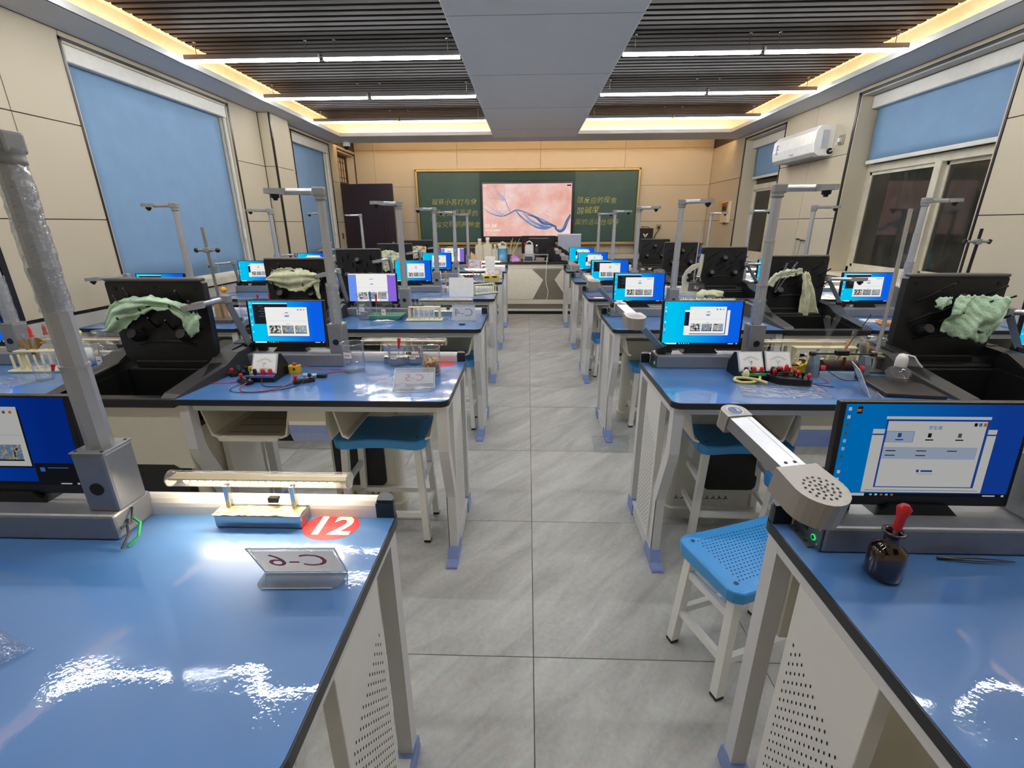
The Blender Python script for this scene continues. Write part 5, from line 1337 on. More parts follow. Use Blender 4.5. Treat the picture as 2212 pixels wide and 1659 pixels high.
def switchbase(x, y, rz, label, kind):
    t = thing('circuit_switch' if kind else 'bulb_holder', label, 'switch' if kind else 'bulb', (x, y, Z), rz)
    MB().prism(rpoly(-.042, -.017, .042, .017, .012, 3), 0, .013, 'xy').build('base', monblack, t)
    for xx, m_ in ((-.030, redp), (.024, monblack)): MB().lathe([(.004, 0), (.004, .007), (.0075, .010), (.0075, .019), (.004, .022), (0, .022)], 10, (xx, 0, .013)).build('terminal', m_, t)
    if kind: MB().rng((-.014, -.004, .016), (.038, .004, .019)).box((.012, 0, .016), (.006, .012, .010)).cyl((.03, 0, .02), (.046, 0, .028), .004, n=6).build('blade', chrome, t)
    else:
        MB().lathe([(.008, 0), (.008, .012), (.006, .013)], 10, (-.004, 0, .013)).build('socket', monblack, t); MB().lathe([(.004, 0), (.008, .010), (.006, .018), (0, .021)], 12, (-.004, 0, .025)).build('bulb', glass, t)
    return t
switchbase(-.915, 1.780, R(28), 'black knife switch with red terminal right of the left voltmeter', 1)
switchbase(-1.150, 1.765, R(-32), 'black knife switch with red terminal at the front left of the left voltmeter', 1)
switchbase(-1.235, 1.872, R(35), 'small bulb holder with red terminal near the black sink border', 0)
def clipbox(x, y, rz, label):
    t = thing('battery_clip', label, 'battery holder', (x, y, Z), rz)
    MB().prism(rpoly(-.024, -.016, .024, .016, .006, 3), 0, .034, 'xy').box((.0, -.0165, .020), (.014, .003, .018), 0).build('case', yellowp, t)
    MB().box((0, -.018, .022), (.008, .003, .010)).build('slot', dark, t)
    MB().lathe([(.006, 0), (.008, .004), (.007, .010), (0, .012)], 10, (0, 0, .034)).build('terminal', redp, t)
clipbox(-1.010, 1.905, R(12), 'yellow battery clip with red terminal right of the left voltmeter')
clipbox(-1.176, 1.885, R(-20), 'yellow battery clip left of the left voltmeter')
def wire(pts, col, label, r=.0017):
    # smoothed lead lying on the desk
    P = [Vector((x, y, Z+.0025+(q[0] if q else 0))) for x, y, *q in pts]; Q = []; n = len(P)
    for i in range(n-1):
        a, b_, c, d = P[max(i-1, 0)], P[i], P[i+1], P[min(i+2, n-1)]
        for s in range(6):
            tt = s/6; Q.append(.5*((2*b_)+(c-a)*tt+(2*a-5*b_+4*c-d)*tt*tt+(3*b_-a-3*c+d)*tt**3))
    Q.append(P[-1]); return tag(MB().tube(Q, r, 5).build('wire', col, None), label, 'wire')
redw = mat('red_wire', 'd0404a', .4); blkw = mat('black_wire', '1a1a22', .4)
wire([(-1.262, 1.86, .018), (-1.30, 1.85, .0), (-1.325, 1.80), (-1.28, 1.755), (-1.20, 1.765), (-1.175, 1.775, .02)], redw, 'red lead looping left from the bulb holder on the second left desk')
wire([(-1.125, 1.735, .01), (-1.13, 1.69), (-1.09, 1.655), (-1.02, 1.665), (-.97, 1.72), (-.945, 1.765, .018)], redw, 'red lead running along the front of the left voltmeter')
wire([(-1.14, 1.735, .005), (-1.165, 1.69), (-1.13, 1.650), (-1.05, 1.650), (-.97, 1.675), (-.92, 1.73), (-.905, 1.77, .01)], blkw, 'black lead curving in front of the left voltmeter')
wire([(-1.085, 1.775, .02), (-1.06, 1.73), (-1.01, 1.715), (-.96, 1.73), (-.93, 1.755, .01)], blkw, 'short black lead from the voltmeter terminal to the right switch')
wire([(-1.01, 1.905, .04), (-.93, 1.955), (-.84, 1.95), (-.79, 1.925), (-.84, 1.915), (-.89, 1.86), (-.895, 1.80, .015)], redw, 'red lead looping behind the knife switch at the terminal bar')
t = thing('marker_pen', 'grey and black marker pen lying right of the knife switch', 'pen', (-.895, 1.842, Z+.009), R(-3))
MB().cyl((-.05, 0, 0), (.012, 0, 0), .0085, n=12).build('barrel', mat('barrel_grey', 'b9bcc2', .35), t); MB().tube([(.010, 0, 0), (.045, 0, 0), (.052, 0, 0)], [.0092, .0088, .005], 12).build('cap', monblack, t)
def sign(x, y, txt, label, rz=0, mirrored=True, w_=.150, h_=.088, lean=-.045, col=redchalk, ghost=False):
    t = thing('desk_sign', label, 'sign', (x, y, Z), rz)
    h2 = w_/2
    pa = MB(); e = .0012
    pa.prism([(0, .001), (lean, h_), (lean+.0022, h_), (.0026, .002)], -h2, h2, 'yz'); p_ = pa.build('acrylic_panel', acryl, t)
    MB().prism(rpoly(-h2, -.042, h2, .0, .016, 4, (0, 0, 1, 1)), .0, .0022, 'xy').build('acrylic_base', acryl2, t)
    d = Vector((0, lean, h_)).normalized(); o = Vector((0, lean*.5-.0012, h_*.52))
    g = MB(); m = frame(o, (-1 if mirrored else 1, 0, 0), d)
    ZO = .0008 if not mirrored else -.0008
    g.add([(-h2+.004, -h_*.46, 0.0003 if not mirrored else -.0003), (h2-.004, -h_*.46, .0003 if not mirrored else -.0003), (h2-.004, h_*.42, .0003 if not mirrored else -.0003), (-h2+.004, h_*.42, .0003 if not mirrored else -.0003)], [(0, 1, 2, 3)], 0, False, m)
    addtext(g, txt, h_*.74, m @ Matrix.Translation((0, 0, ZO)), 1, sx=1.15)
    g.build('lettering', [signpaper, col], p_)
    ed = MB(); ed.cyl((-h2, 0, .002), (h2, 0, .002), .0012, n=5); ed.cyl((-h2, lean, h_), (h2, lean, h_), .0012, n=5); ed.cyl((-h2, 0, .001), (-h2, lean, h_), .0012, n=5); ed.cyl((h2, 0, .001), (h2, lean, h_), .0012, n=5)
    ed.cyl((-h2+.014, -.042, .0012), (h2-.014, -.042, .0012), .0012, n=5); ed.build('polished_edge', mat('edge_white', 'eef0f2', .3), p_)
    return t
faintred = mat('faint_print', 'b98a98', .7); orgp = mat('orange_print', 'd8a070', .7)
sign(-.407, .690, 'C-6', 'clear acrylic sign reading C-6 from behind, beside the lit tube lamp', R(2), True, .152, .085, -.040)
sign(-.445, 1.712, 'C-5', 'clear acrylic sign reading C-5 from behind, in front of the corn beaker', R(6), True, .160, .060, .075, faintred)
sign(-.425, 3.070, 'C-4', 'clear acrylic sign reading C-4 from behind on the third left aisle desk', 0, True, .152, .100, .02, mat('blue_print', '8d8fa8', .7))
sign(-.40, 5.62, 'C-2', 'clear acrylic sign reading C-2 on the fifth left aisle desk', 0, True, .20, .135, .02, orgp)
sign(-.72, 6.55, 'C-1', 'white sign reading C-1 standing on the farthest left aisle desk', 0, False, .19, .16, .03)
t = thing('white_card', 'plain white folded card standing on the fourth left aisle desk', 'card', (-.588, 4.150, Z))
MB().prism([(-.001, 0), (.028, .162), (.031, .162), (.006, 0)], -.108, .108, 'yz').prism([(.030, .162), (.070, 0), (.073, 0), (.033, .164)], -.108, .108, 'yz').build('card', paper, t)
def film_sheet(name, label, pts, cat='bag', m=film, bulge=.014, seed=1, n=14):
    """crumpled transparent sheet over a quadrilateral (four desk points)"""
    rn = random.Random(seed); A, B, C, D_ = [Vector((x, y, 0)) for x, y in pts]; vs = []; fs = []
    ph = [rn.uniform(0, 6) for _ in range(6)]
    for i in range(n+1):
        for j in range(n+1):
            u, v = i/n, j/n; p = (A*(1-u)+B*u)*(1-v)+(D_*(1-u)+C*u)*v
            ed = min(u, v, 1-u, 1-v)*4
            z = bulge*(.5+.5*math.sin(9*u+5*v+ph[0])*math.sin(7*v-4*u+ph[1]))*min(1, ed+.15)+bulge*.5*rn.random()*min(1, ed+.1)
            vs.append((p.x+rn.uniform(-.003, .003), p.y+rn.uniform(-.003, .003), z))
    for i in range(n):
        for j in range(n): fs.append((i*(n+1)+j, (i+1)*(n+1)+j, (i+1)*(n+1)+j+1, i*(n+1)+j+1))
    cx = sum(p[0] for p in pts)/4; cy = sum(p[1] for p in pts)/4
    b = MB(); b.add([(x-cx, y-cy, z) for x, y, z in vs], fs, 0, False)
    return tag(b.build(name, m, None, (cx, cy, 0)), label, cat)
def ondesk(o): o.location.z = Z+.0012; return o
ondesk(film_sheet('plastic_bag', 'crumpled clear plastic bag under the C-5 sign', [(-.69, 1.655), (-.44, 1.60), (-.45, 1.79), (-.56, 1.88)], seed=3))
ondesk(film_sheet('plastic_bag', 'clear plastic bag corner at the left edge of the nearest left desk', [(-1.02, .42), (-.80, .44), (-.745, .515), (-.98, .60)], seed=5, bulge=.03))
ondesk(film_sheet('plastic_bag', 'folded clear bag in front of the cream rack at the left windows', [(-2.46, 1.62), (-2.06, 1.66), (-2.02, 1.79), (-2.44, 1.80)], seed=6, bulge=.02))
ondesk(film_sheet('plastic_bag', 'clear bag lying behind the C-4 sign', [(-.55, 3.09), (-.33, 3.05), (-.31, 3.25), (-.52, 3.25)], seed=7))
ondesk(film_sheet('plastic_sheet', 'flat clear plastic pouch under the yellow tubing', [(.80, 1.64), (1.13, 1.62), (1.16, 1.77), (.84, 1.80)], seed=8, bulge=.006))
b = film_sheet('plastic_bag', 'clear plastic bag lying on the grey floor tiles near the right desk foot', [(.435, 2.69), (.655, 2.70), (.71, 2.955), (.45, 2.94)], m=film2, seed=9, bulge=.02); b.location.z = .002
def rack(x, y, rz, label, n=7, w_=.26, tubes=(), short=''):
    t = thing('test_tube_rack', label, 'rack', (x, y, Z), rz)
    MB().rng((-w_/2, -.04, 0), (w_/2, .04, .011), 0, .004).build('base', rackm, t)
    b = MB(); b.rng((-w_/2+.014, -.005, .082), (w_/2-.014, .035, .090), 0, .003)
    for sx in (-1, 1): b.rng((sx*(w_/2-.022)-.007, .005, .010), (sx*(w_/2-.022)+.007, .028, .084), 0, .003)
    b.build('top_bar', rackm, t)
    def pm():
        m = MB(); m.tube([(0, 0, 0), (0, 0, .062), (0, 0, .068)], [.0055, .0048, .002], 8); return m.mesh('peg', rackm)
    for k in range(n): put('peg', cached('rackpeg', pm), t, (-w_/2+.022+(w_-.044)*k/(n-1), -.022, .010))
    for kq, q in enumerate(tubes):
        xx, h_, cork = q
        tt = thing('test_tube', '%s of %d tubes from the left in the %s' % (('first', 'second', 'third', 'fourth', 'fifth')[sorted(z_[0] for z_ in tubes).index(xx)], len(tubes), short), 'test tube', (x+rot2(xx, .015, rz)[0], y+rot2(xx, .015, rz)[1], Z+.012), 0, 'test tubes in the racks')
        MB().lathe([(0, 0), (.005, .002), (.0075, .009), (.0075, h_), (.0088, h_+.001), (.007, h_), (.0068, .009)], 12).build('glass_wall', glass, tt)
        if cork: MB().lathe([(.0095, 0), (.0095, .005), (.0068, .008), (.0068, .030), (.004, .045), (0, .046)], 10, (0, 0, h_-.002)).build('red_stopper', redp if cork == 1 else mat('rubber_dull_red', 'a34a40', .5), tt)
    return t
rack(-2.150, 1.925, R(3), 'cream rack of tubes at the left windows, second row', 8, .275, ((-.035, .14, 1), (-.07, .15, 0), (.03, .15, 2), (.065, .145, 0), (.10, .11, 0)), 'cream rack by the left windows')
rack(-.690, 3.085, R(2), 'cream rack with empty tubes beside the C-4 sign', 7, .245, ((-.09, .15, 0), (-.06, .155, 0), (-.03, .15, 0)), 'cream rack by the C-4 sign')
rack(-.395, 4.36, R(40), 'cream rack of tubes at the aisle end of the fourth left desk', 8, .26, ((-.09, .15, 0), (-.06, .16, 0), (-.03, .15, 0), (.0, .155, 0)), 'angled cream rack of the fourth desk')
rack(1.320, 2.035, R(0), 'cream rack with big pegs behind the wired rheostat', 7, .30, ((.115, .15, 0),), 'cream rack behind the rheostat')
def bottle(x, y, r, h, label, stop=None, labelled=True, content=None):
    t = thing('reagent_bottle', label, 'bottle', (x, y, Z))
    pr = [(0, .001), (r*.95, .001), (r, .006), (r, h*.55), (r*.92, h*.64), (r*.55, h*.74), (r*.38, h*.80), (r*.36, h*.92), (r*.5, h*.95), (r*.48, h*.96)]
    MB().lathe(pr, 18).build('glass_wall', glass, t)
    if content: MB().lathe([(0, .004), (r*.92, .004), (r*.92, h*.5), (0, h*.51)], 16).build('contents', content, t)
    if stop == 'cork': MB().lathe([(r*.32, h*.90), (r*.48, h*.97), (r*.5, h*1.06), (0, h*1.06)], 12).build('cork', mat('cork', 'd9c48c', .8), t)
    elif stop == 'glass': MB().lathe([(r*.3, h*.9), (r*.3, h*.98), (r*.7, h*1.02), (r*.7, h*1.07), (0, h*1.08)], 14).build('stopper', acryl2, t)
    if labelled:
        l = MB()
        for k in range(4):
            a0, a1 = R(-112+11*k), R(-101+11*k)
            for (q, mi, e) in ((1.012, 0, 0), (1.02, 1, .003)):
                A0 = a0+(.06 if (k == 0 and mi) else 0); A1 = a1-(.06 if (k == 3 and mi) else 0); z0, z1 = h*.12+e, h*.42-e; q *= r
                l.quad((q*math.cos(A0), q*math.sin(A0), z0), (q*math.cos(A1), q*math.sin(A1), z0), (q*math.cos(A1), q*math.sin(A1), z1), (q*math.cos(A0), q*math.sin(A0), z1), mi)
            q = r*1.026
            if k in (1, 2): l.quad((q*math.cos(a0), q*math.sin(a0), h*.25), (q*math.cos(a1-.05), q*math.sin(a1-.05), h*.25), (q*math.cos(a1-.05), q*math.sin(a1-.05), h*.29), (q*math.cos(a0), q*math.sin(a0), h*.29), 2)
        l.build('paper_label', [mat('label_maroon', '8c2f2a', .6), paper, mat('ink_blue', '5a6a9a', .8)], t)
    return t
powder = mat('white_powder', 'dcdcd8', .9)
bottle(-2.045, 2.00, .046, .150, 'corked reagent bottle of white powder, leftmost at the left windows', 'cork', True, powder)
bottle(-1.985, 1.885, .040, .145, 'reagent bottle of white powder with small cork behind the near pole', 'cork', True, powder)
bottle(-1.905, 1.975, .044, .160, 'clear reagent bottle with glass stopper beside the black sink', 'glass', True)
beaker(-2.02, 1.79, .030, .06, 'small beaker with label in front of the reagent bottles', .2)
t = dropper(-1.975, 1.775, .075, 'red-bulbed dropper lying against the sink border at the left windows', (.045, -.02))
t = thing('dried_plant', 'brown dried plant sprig stuck in the cream rack at the left windows', 'plant', (-2.215, 1.95, Z))
b = MB(); rnd = random.Random(8)
for k in range(16):
    a = rnd.uniform(0, 6.28); b.tube([(.0, .0, .02), (.006*math.cos(a), .006*math.sin(a), .08), (.05*math.cos(a), .03*math.sin(a), .115+.02*rnd.random())], [.003, .003, .005], 5)
b.build('sprigs', mat('dried_brown', '8a6a35', .9), t)
# third left aisle desk
bottle(-1.165, 3.20, .040, .15, 'label-fronted bottle at the left of the third left aisle desk', 'glass', True)
beaker(-1.10, 3.11, .048, .13, 'large labelled beaker holding blue and red droppers on the third left aisle desk', .45)
dropper(-1.060, 3.11, .185, 'blue-bulbed dropper in the large beaker on the third left aisle desk', (.004, 0), mat('blue_bulb', '1f7fd0', .4))
dropper(-1.035, 3.14, .165, 'red-bulbed dropper in front of the violet screen', (.010, 0))
bottle(-.985, 3.19, .050, .165, 'round reagent bottle in front of the violet screen', 'glass', True)
bottle(-1.20, 3.36, .036, .14, 'clear bottle behind the large beaker on the third left aisle desk', 'glass', False)
t = thing('plastic_tray', 'shallow green plastic tray on the third left aisle desk', 'tray', (-.960, 3.125, Z))
b = MB(); b.add([(-.085, -.04, .004), (.085, -.04, .004), (.085, .05, .004), (-.085, .05, .004), (-.115, -.055, .034), (.115, -.055, .034), (.115, .07, .034), (-.115, .07, .034)], [(0, 1, 2, 3), (0, 4, 5, 1), (1, 5, 6, 2), (2, 6, 7, 3), (3, 7, 4, 0)])
o = b.build('tray_shell', mat('tray_green', '5f9c86', .4), t); md = o.modifiers.new('t', 'SOLIDIFY'); md.thickness = .004
ondesk(film_sheet('paper_tissue', 'white tissue lying in front of the green tray', [(-1.03, 3.03), (-.88, 3.04), (-.89, 3.06), (-1.02, 3.065)], 'paper', paper, .008, 11, 6))
t = thing('safety_goggles', 'black safety goggles lying behind the green tray', 'goggles', (-.93, 3.255, Z))
b = MB()
for sx in (-1, 1):
    b.tube([(sx*.045+.04*math.cos(R(a)), .0+.012*math.sin(R(a)), .05+.030*math.sin(R(a))) for a in range(0, 361, 24)], .006, 6, cap=False); b.tube([(sx*.085, .0, .05), (sx*.11, .04, .045), (sx*.09, .10, .02)], .004, 6)
b.build('frame', monblack, t); b = MB()
for sx in (-1, 1): b.prism([(sx*.045+.038*math.cos(R(a)), .05+.028*math.sin(R(a))) for a in range(0, 360, 24)], -.001, .001, 'xz')
b.build('lenses', clear('smoked_lens', '3a3c42', .6, .1), t)
tag(MB().prism([(.020*math.cos(R(a)), .008*math.sin(R(a))) for a in range(0, 360, 20)], 0, .006, 'xy').build('pen_cap', monblack, None, (-.42, 2.945, Z)), 'small black cap in front of the C-4 sign', 'cap')
beaker(-.752, 4.32, .050, .13, 'beaker with wooden stick and label left of the white card', .45)
t = thing('wooden_stick', 'flat wooden stick standing in the beaker left of the white card', 'stick', (-.752, 4.32, Z+.006)); MB().box((0, 0, .105), (.016, .005, .20), 0, .002, rot=(0, R(3), 0)).build('stick', woodm, t)
ondesk(film_sheet('plastic_bag', 'clear bag lying beside the pole on the fourth left aisle desk', [(-.96, 4.20), (-.80, 4.20), (-.80, 4.36), (-.92, 4.36)], seed=13))
# fifth left aisle desk: small clutter seen edge-on
t = thing('battery_case', 'yellow battery case in front of the C-2 sign on the fifth left aisle desk', 'battery holder', (-.43, 5.50, Z)); MB().prism(rpoly(-.10, -.025, .10, .025, .01, 3), 0, .045, 'xy').build('case', yellowp, t); MB().box((-.04, -.026, .03), (.05, .004, .02)).box((.05, -.026, .035), (.05, .004, .018)).build('slots', dark, t)
t = thing('wire_coils', 'dark red coil parts heap on the fifth left aisle desk', 'parts', (-.70, 5.55, Z)); b = MB(); rnd = random.Random(2)
for k in range(12): b.tube([(rnd.uniform(-.06, .06), rnd.uniform(-.03, .03), .01), (rnd.uniform(-.06, .06), rnd.uniform(-.03, .03), .05), (rnd.uniform(-.07, .07), rnd.uniform(-.03, .03), .02)], .006, 5)
b.build('coils', mat('coil_maroon', '6a3038', .5), t)
t = thing('steel_clamp_parts', 'bunch of small steel rods and knobs beside the yellow battery case', 'parts', (-.575, 5.47, Z)); b = MB()
for k in range(9): b.cyl((-.05+.012*k, rnd.uniform(-.02, .02), .0), (-.05+.012*k+rnd.uniform(-.01, .01), rnd.uniform(-.02, .02), .08), .004, n=5)
b.build('rods', gun, t)
tag(MB().cyl((-.09, 0, .0122), (.09, .01, .0122), .012, n=10).build('paper_roll', paper, None, (-.56, 6.56, Z)), 'white paper roll on the farthest left aisle desk', 'paper')
t = thing('small_display_stand', 'small white card holder behind the glowing lamp of the farthest left aisle desk', 'card', (-.52, 6.62, Z)); MB().rng((-.07, -.01, 0), (.07, .01, .19), 0, .003).build('card', paper, t); MB().rng((-.08, -.03, 0), (.08, .03, .008)).build('foot', acryl2, t)
# ---- ring stand with pendulum at the left windows, third row
t = thing('ring_stand', 'steel ring stand with clamp at the left windows, third row', 'stand', (-2.03, 3.02, Z))
MB().prism([(-.085, -.06), (.085, -.06), (.105, .03), (.085, .075), (-.085, .075), (-.10, .03)], 0, .022, 'xy').build('base', mat('stand_base_brown', '6f675c', .4, .5), t)
MB().cyl((0, 0, .02), (-.02, 0, .60), .0085, n=10).build('rod', mat('rod_steel', 'a8a49c', .3, .9), t)
b = MB(); b.cyl((-.075, -.01, .462), (.055, -.01, .462), .008, n=8); b.box((-.016, 0, .462), (.034, .034, .030), 0, .004); b.cyl((-.016, 0, .462), (.03, .0, .475), .006, n=6); b.build('boss_clamp', gun, t)
for x in (-.078, .060): MB().lathe([(0, 0), (.014, .003), (.016, .012), (.010, .022), (0, .022)], 10, mx=Matrix.Translation((x-(.011), -.01, .462)) @ Matrix.Rotation(PI/2, 4, 'Y')).build('clamp_knob', monblack, t)
t = thing('pendulum_ball', 'small orange ball hanging on a thread beside the ring stand', 'ball', (-1.972, 2.99, Z+.216))
MB().lathe([(.019*math.sin(R(a)), -.019*math.cos(R(a))) for a in range(0, 181, 15)], 18).build('ball', orangep, t); MB().cyl((0, 0, .018), (-.008, .0, .247), .0008, n=4).build('thread', white, t)
t = thing('wooden_block', 'light wooden board standing on edge beside the ring stand', 'board', (-2.115, 3.14, Z)); MB().rng((-.008, -.06, 0), (.008, .06, .135), 0, .002).build('board', woodm, t)
beaker(-2.00, 3.25, .048, .12, 'empty beaker behind the ring stand at the left windows', None)
for k, (x, y) in enumerate(((-1.955, 3.33), (-1.885, 3.36))):
    dropper(x, y, .135, ('left' if k == 0 else 'right')+' one of two red-bulbed droppers behind the ring stand', (.0, 0))
for (x, y, w_) in ((-1.90, 3.17, .10),): ondesk(film_sheet('plastic_bag', 'clear film lying beside the ring stand base', [(-1.96, 3.06), (-1.84, 3.08), (-1.84, 3.24), (-1.95, 3.24)], seed=17))
# ---- second right aisle desk
t = thing('rubber_tubing', 'coiled yellow rubber tubing with white stopper in front of the ammeter', 'tube', (.905, 1.800, Z+.007))
P = [(.045, -.030), (.02, -.005), (-.02, .018), (-.055, .030), (-.065, .015), (-.045, -.008), (-.005, -.010), (.035, .012), (.050, .045), (.025, .065), (-.005, .055), (-.015, .035)]
Q = []
for i in range(len(P)-1):
    for s in range(5):
        a = Vector((*P[i], 0)).lerp(Vector((*P[i+1], 0)), s/5); Q.append(a+Vector((0, 0, .006*math.sin(i*.9+s*.18)+.004)))
MB().tube(Q, .0058, 8).build('tubing', tub, t); MB().lathe([(0, -.012), (.012, -.010), (.014, 0), (.010, .012), (.004, .02), (0, .021)], 12, (-.015, .030, .022)).build('stopper', mat('stopper_ivory', 'e6dcb8', .5), t)
t = thing('switch_board', 'black circuit board with red and black terminals in front of the pale voltmeter', 'switch', (1.045, 1.815, Z), R(-14))
MB().prism([(-.085, .045), (-.085, .02), (-.03, -.045), (.075, -.045), (.085, -.03), (.085, .045)], 0, .028, 'xy').build('case', monblack, t)
rr = random.Random(6)
for (x, y, m_, h_) in ((-.045, .005, redp, 1), (-.03, .025, monblack, 1), (0, .02, redp, 1.7), (.035, .025, redp, 1), (.04, .0, redp, 1), (.055, -.008, monblack, 1), (.07, -.03, redp, 1)):
    MB().lathe([(.004, 0), (.004, .006), (.008, .010), (.008, .020*h_), (.004, .024*h_), (0, .024*h_)], 10, (x, y, .028)).build('terminal', m_, t)
b = MB()
for k in range(7): b.tube([(rr.uniform(-.05, .05), rr.uniform(-.02, .03), .030), (rr.uniform(-.05, .05), rr.uniform(-.02, .03), .045), (rr.uniform(-.05, .06), rr.uniform(-.02, .03), .030)], .002, 5)
b.build('leads', blkw, t)
t = thing('battery_case', 'long yellow battery case with black terminals behind the switch board', 'battery holder', (1.165, 1.955, Z), R(3))
MB().prism([(-.09, 0), (.085, 0), (.085, .038), (.02, .042), (-.01, .030), (-.05, .030), (-.09, .038)], -.022, .022, 'xz').build('case', yellowp, t)
for x in (.02, .05): MB().lathe([(.005, 0), (.008, .006), (.008, .016), (0, .018)], 10, (x, 0, .040)).build('terminal', monblack, t)
MB().box((-.03, 0, .032), (.05, .03, .012), 0, .004).build('coil', mat('coil_dark', '3a1f1a', .4), t)
t = thing('sliding_rheostat', 'dark brown sliding rheostat on grey brackets with black slider', 'rheostat', (1.305, 1.905, Z), R(-2))
MB().cyl((-.075, 0, .045), (.065, 0, .045), .024, n=18).build('coil', mat('rheostat_coil', '3d2622', .35, .3, bump=.4, bscale=300), t)
for x in (-.105, .098): MB().prism([(-.030, 0), (.030, 0), (.024, .055), (.012, .088), (-.012, .088), (-.024, .055)], x-.012, x+.012, 'yz').build('bracket', mat('bracket_blue_grey', '6f7f90', .5), t)
MB().cyl((-.12, 0, .095), (.115, 0, .095), .004, n=8).box((-.002, 0, .100), (.05, .026, .022), 0, .004).box((.0, -.022, .062), (.01, .006, .05), 1).build('slider', [monblack, mat('copper_strip', '8a4a22', .3, .8)], t)
for x in (-.080, .072): MB().lathe([(.009, 0), (.010, .016), (0, .018)], 10, (x, -.028, .035)).build('terminal', redp, t)
for x in (-.128, .115): MB().cyl((x, 0, .095), (x+.02, 0, .095), .009, n=10).build('rod_knob', monblack, t)
wire([(1.09, 1.845, .03), (1.15, 1.90, .06), (1.20, 1.96, .03), (1.225, 1.92, .05), (1.225, 1.88, .04)], blkw, 'black lead arching from the switch board to the rheostat')
wire([(1.06, 1.85, .04), (1.09, 1.91, .07), (1.13, 1.95, .05)], redw, 'thin red lead from the switch board to the yellow battery case')
wire([(1.10, 1.80, .01), (1.14, 1.785), (1.17, 1.765), (1.20, 1.755)], blkw, 'black lead end lying in front of the rheostat')
wire([(1.10, 1.81, .012), (1.16, 1.80), (1.215, 1.81), (1.20, 1.85, .01)], redw, 'red lead lying in front of the rheostat bracket')
wire([(1.24, 1.875, .03), (1.29, 1.845), (1.36, 1.835), (1.40, 1.80)], blkw, 'black lead running right from the rheostat terminal')
beaker(1.530, 2.055, .046, .125, 'labelled beaker holding a yellow strip beside the right sink', .40)
tag(MB().box((0, 0, .055), (.010, .003, .10), rot=(0, R(-16), 0)).build('paper_strip', mat('strip_yellow', 'e8b84a', .7), None, (1.518, 2.05, Z+.004)), 'yellow test strip standing in the beaker beside the right sink', 'strip')
t = thing('tube_clamp', 'crossed clear plastic tongs standing up from the cream rack on the second right desk', 'tongs', (1.285, 1.985, Z+.03))
for s in (-1, 1): MB().tube([(s*.004, 0, 0), (-s*.012, .0, .09), (s*.004, 0, .135), (s*.022, 0, .200), (s*.018, 0, .212)], [.004, .010, .008, .015, .006], 8, flat=.35).build('prong', glass, t)
t = thing('thin_probe', 'thin dark probe with wooden grip leaning in the rack on the second right desk', 'probe', (1.335, 1.99, Z+.02)); MB().cyl((0, 0, .0), (.125, .02, .22), .0018, n=6).build('rod', monblack, t); MB().cyl((.02, .003, .04), (.06, .01, .11), .006, n=7).build('grip', woodm, t)
sign(1.285, 1.700, ' ', 'clear acrylic sign seen edge-on near the dark board', R(68), True, .13, .10, .05, faintred)
t = thing('wooden_board', 'dark wooden board under the spirit lamp on the second right desk', 'board', (1.440, 1.750, Z), R(-8)); MB().rng((-.10, -.115, 0), (.10, .115, .015), 0, .004).build('board', darkwood, t)
t = thing('spirit_lamp', 'glass spirit lamp with white cap on the dark wooden board', 'lamp', (1.472, 1.805, Z+.0155))
MB().lathe([(0, .001), (.032, .001), (.038, .010), (.044, .028), (.038, .046), (.022, .056), (.020, .062), (.018, .056), (.034, .044), (.040, .028), (.034, .010), (0, .006)], 20).build('glass_body', glass, t)
MB().lathe([(.020, .058), (.021, .062), (.020, .090), (.014, .104), (.006, .108), (0, .108)], 16).build('cap', mat('cap_white', 'e4e4de', .35), t)
MB().tube([(.012, -.004, .105), (.034, -.012, .100), (.050, -.02, .075), (.062, -.024, .062)], [.005, .006, .007, .008], 8, flat=.5).build('cap_strap', mat('cap_white', 'e4e4de', .35), t)
t = thing('iron_stand', 'tall thin ring stand with pale rod in front of the big black drying board', 'stand', (1.500, 1.975, Z))
MB().rng((-.05, -.04, 0), (.05, .05, .012), 0, .003).build('base', mat('stand_base_brown', '6f675c', .4, .5), t); MB().cyl((0, 0, .01), (-.015, 0, .66), .0075, n=10).build('rod', mat('rod_pale', 'c9c9c4', .25, .7), t)
MB().cyl((-.03, -.01, .075), (.05, -.02, .06), .007, n=8).box((0, 0, .07), (.03, .03, .03), 0, .004).build('clamp', mat('clamp_brass', 'b9b29a', .3, .8), t)
t = thing('iron_stand', 'black ring stand with wing-nut clamp by the right windows', 'stand', (2.36, 2.72+.12, 0))
p = at(2112, 522, y=2.84); t.location = (p.x-.01, 2.84, Z)
MB().rng((-.07, -.05, 0), (.07, .05, .014), 0, .003).build('base', monblack, t); MB().cyl((0, 0, .01), (.012, 0, p.z-Z+.07), .008, n=10).build('rod', monblack, t)
h_ = p.z-Z; b = MB(); b.cyl((-.05, 0, h_), (.07, 0, h_), .007, n=8); b.box((.01, 0, h_), (.03, .03, .03), 0, .004); b.build('clamp', gun, t)
b = MB()
for x in (-.06, .075): b.box((x, 0, h_), (.020, .012, .026), 0, .005, rot=(0, R(20), 0))
b.build('wing_nuts', monblack, t)
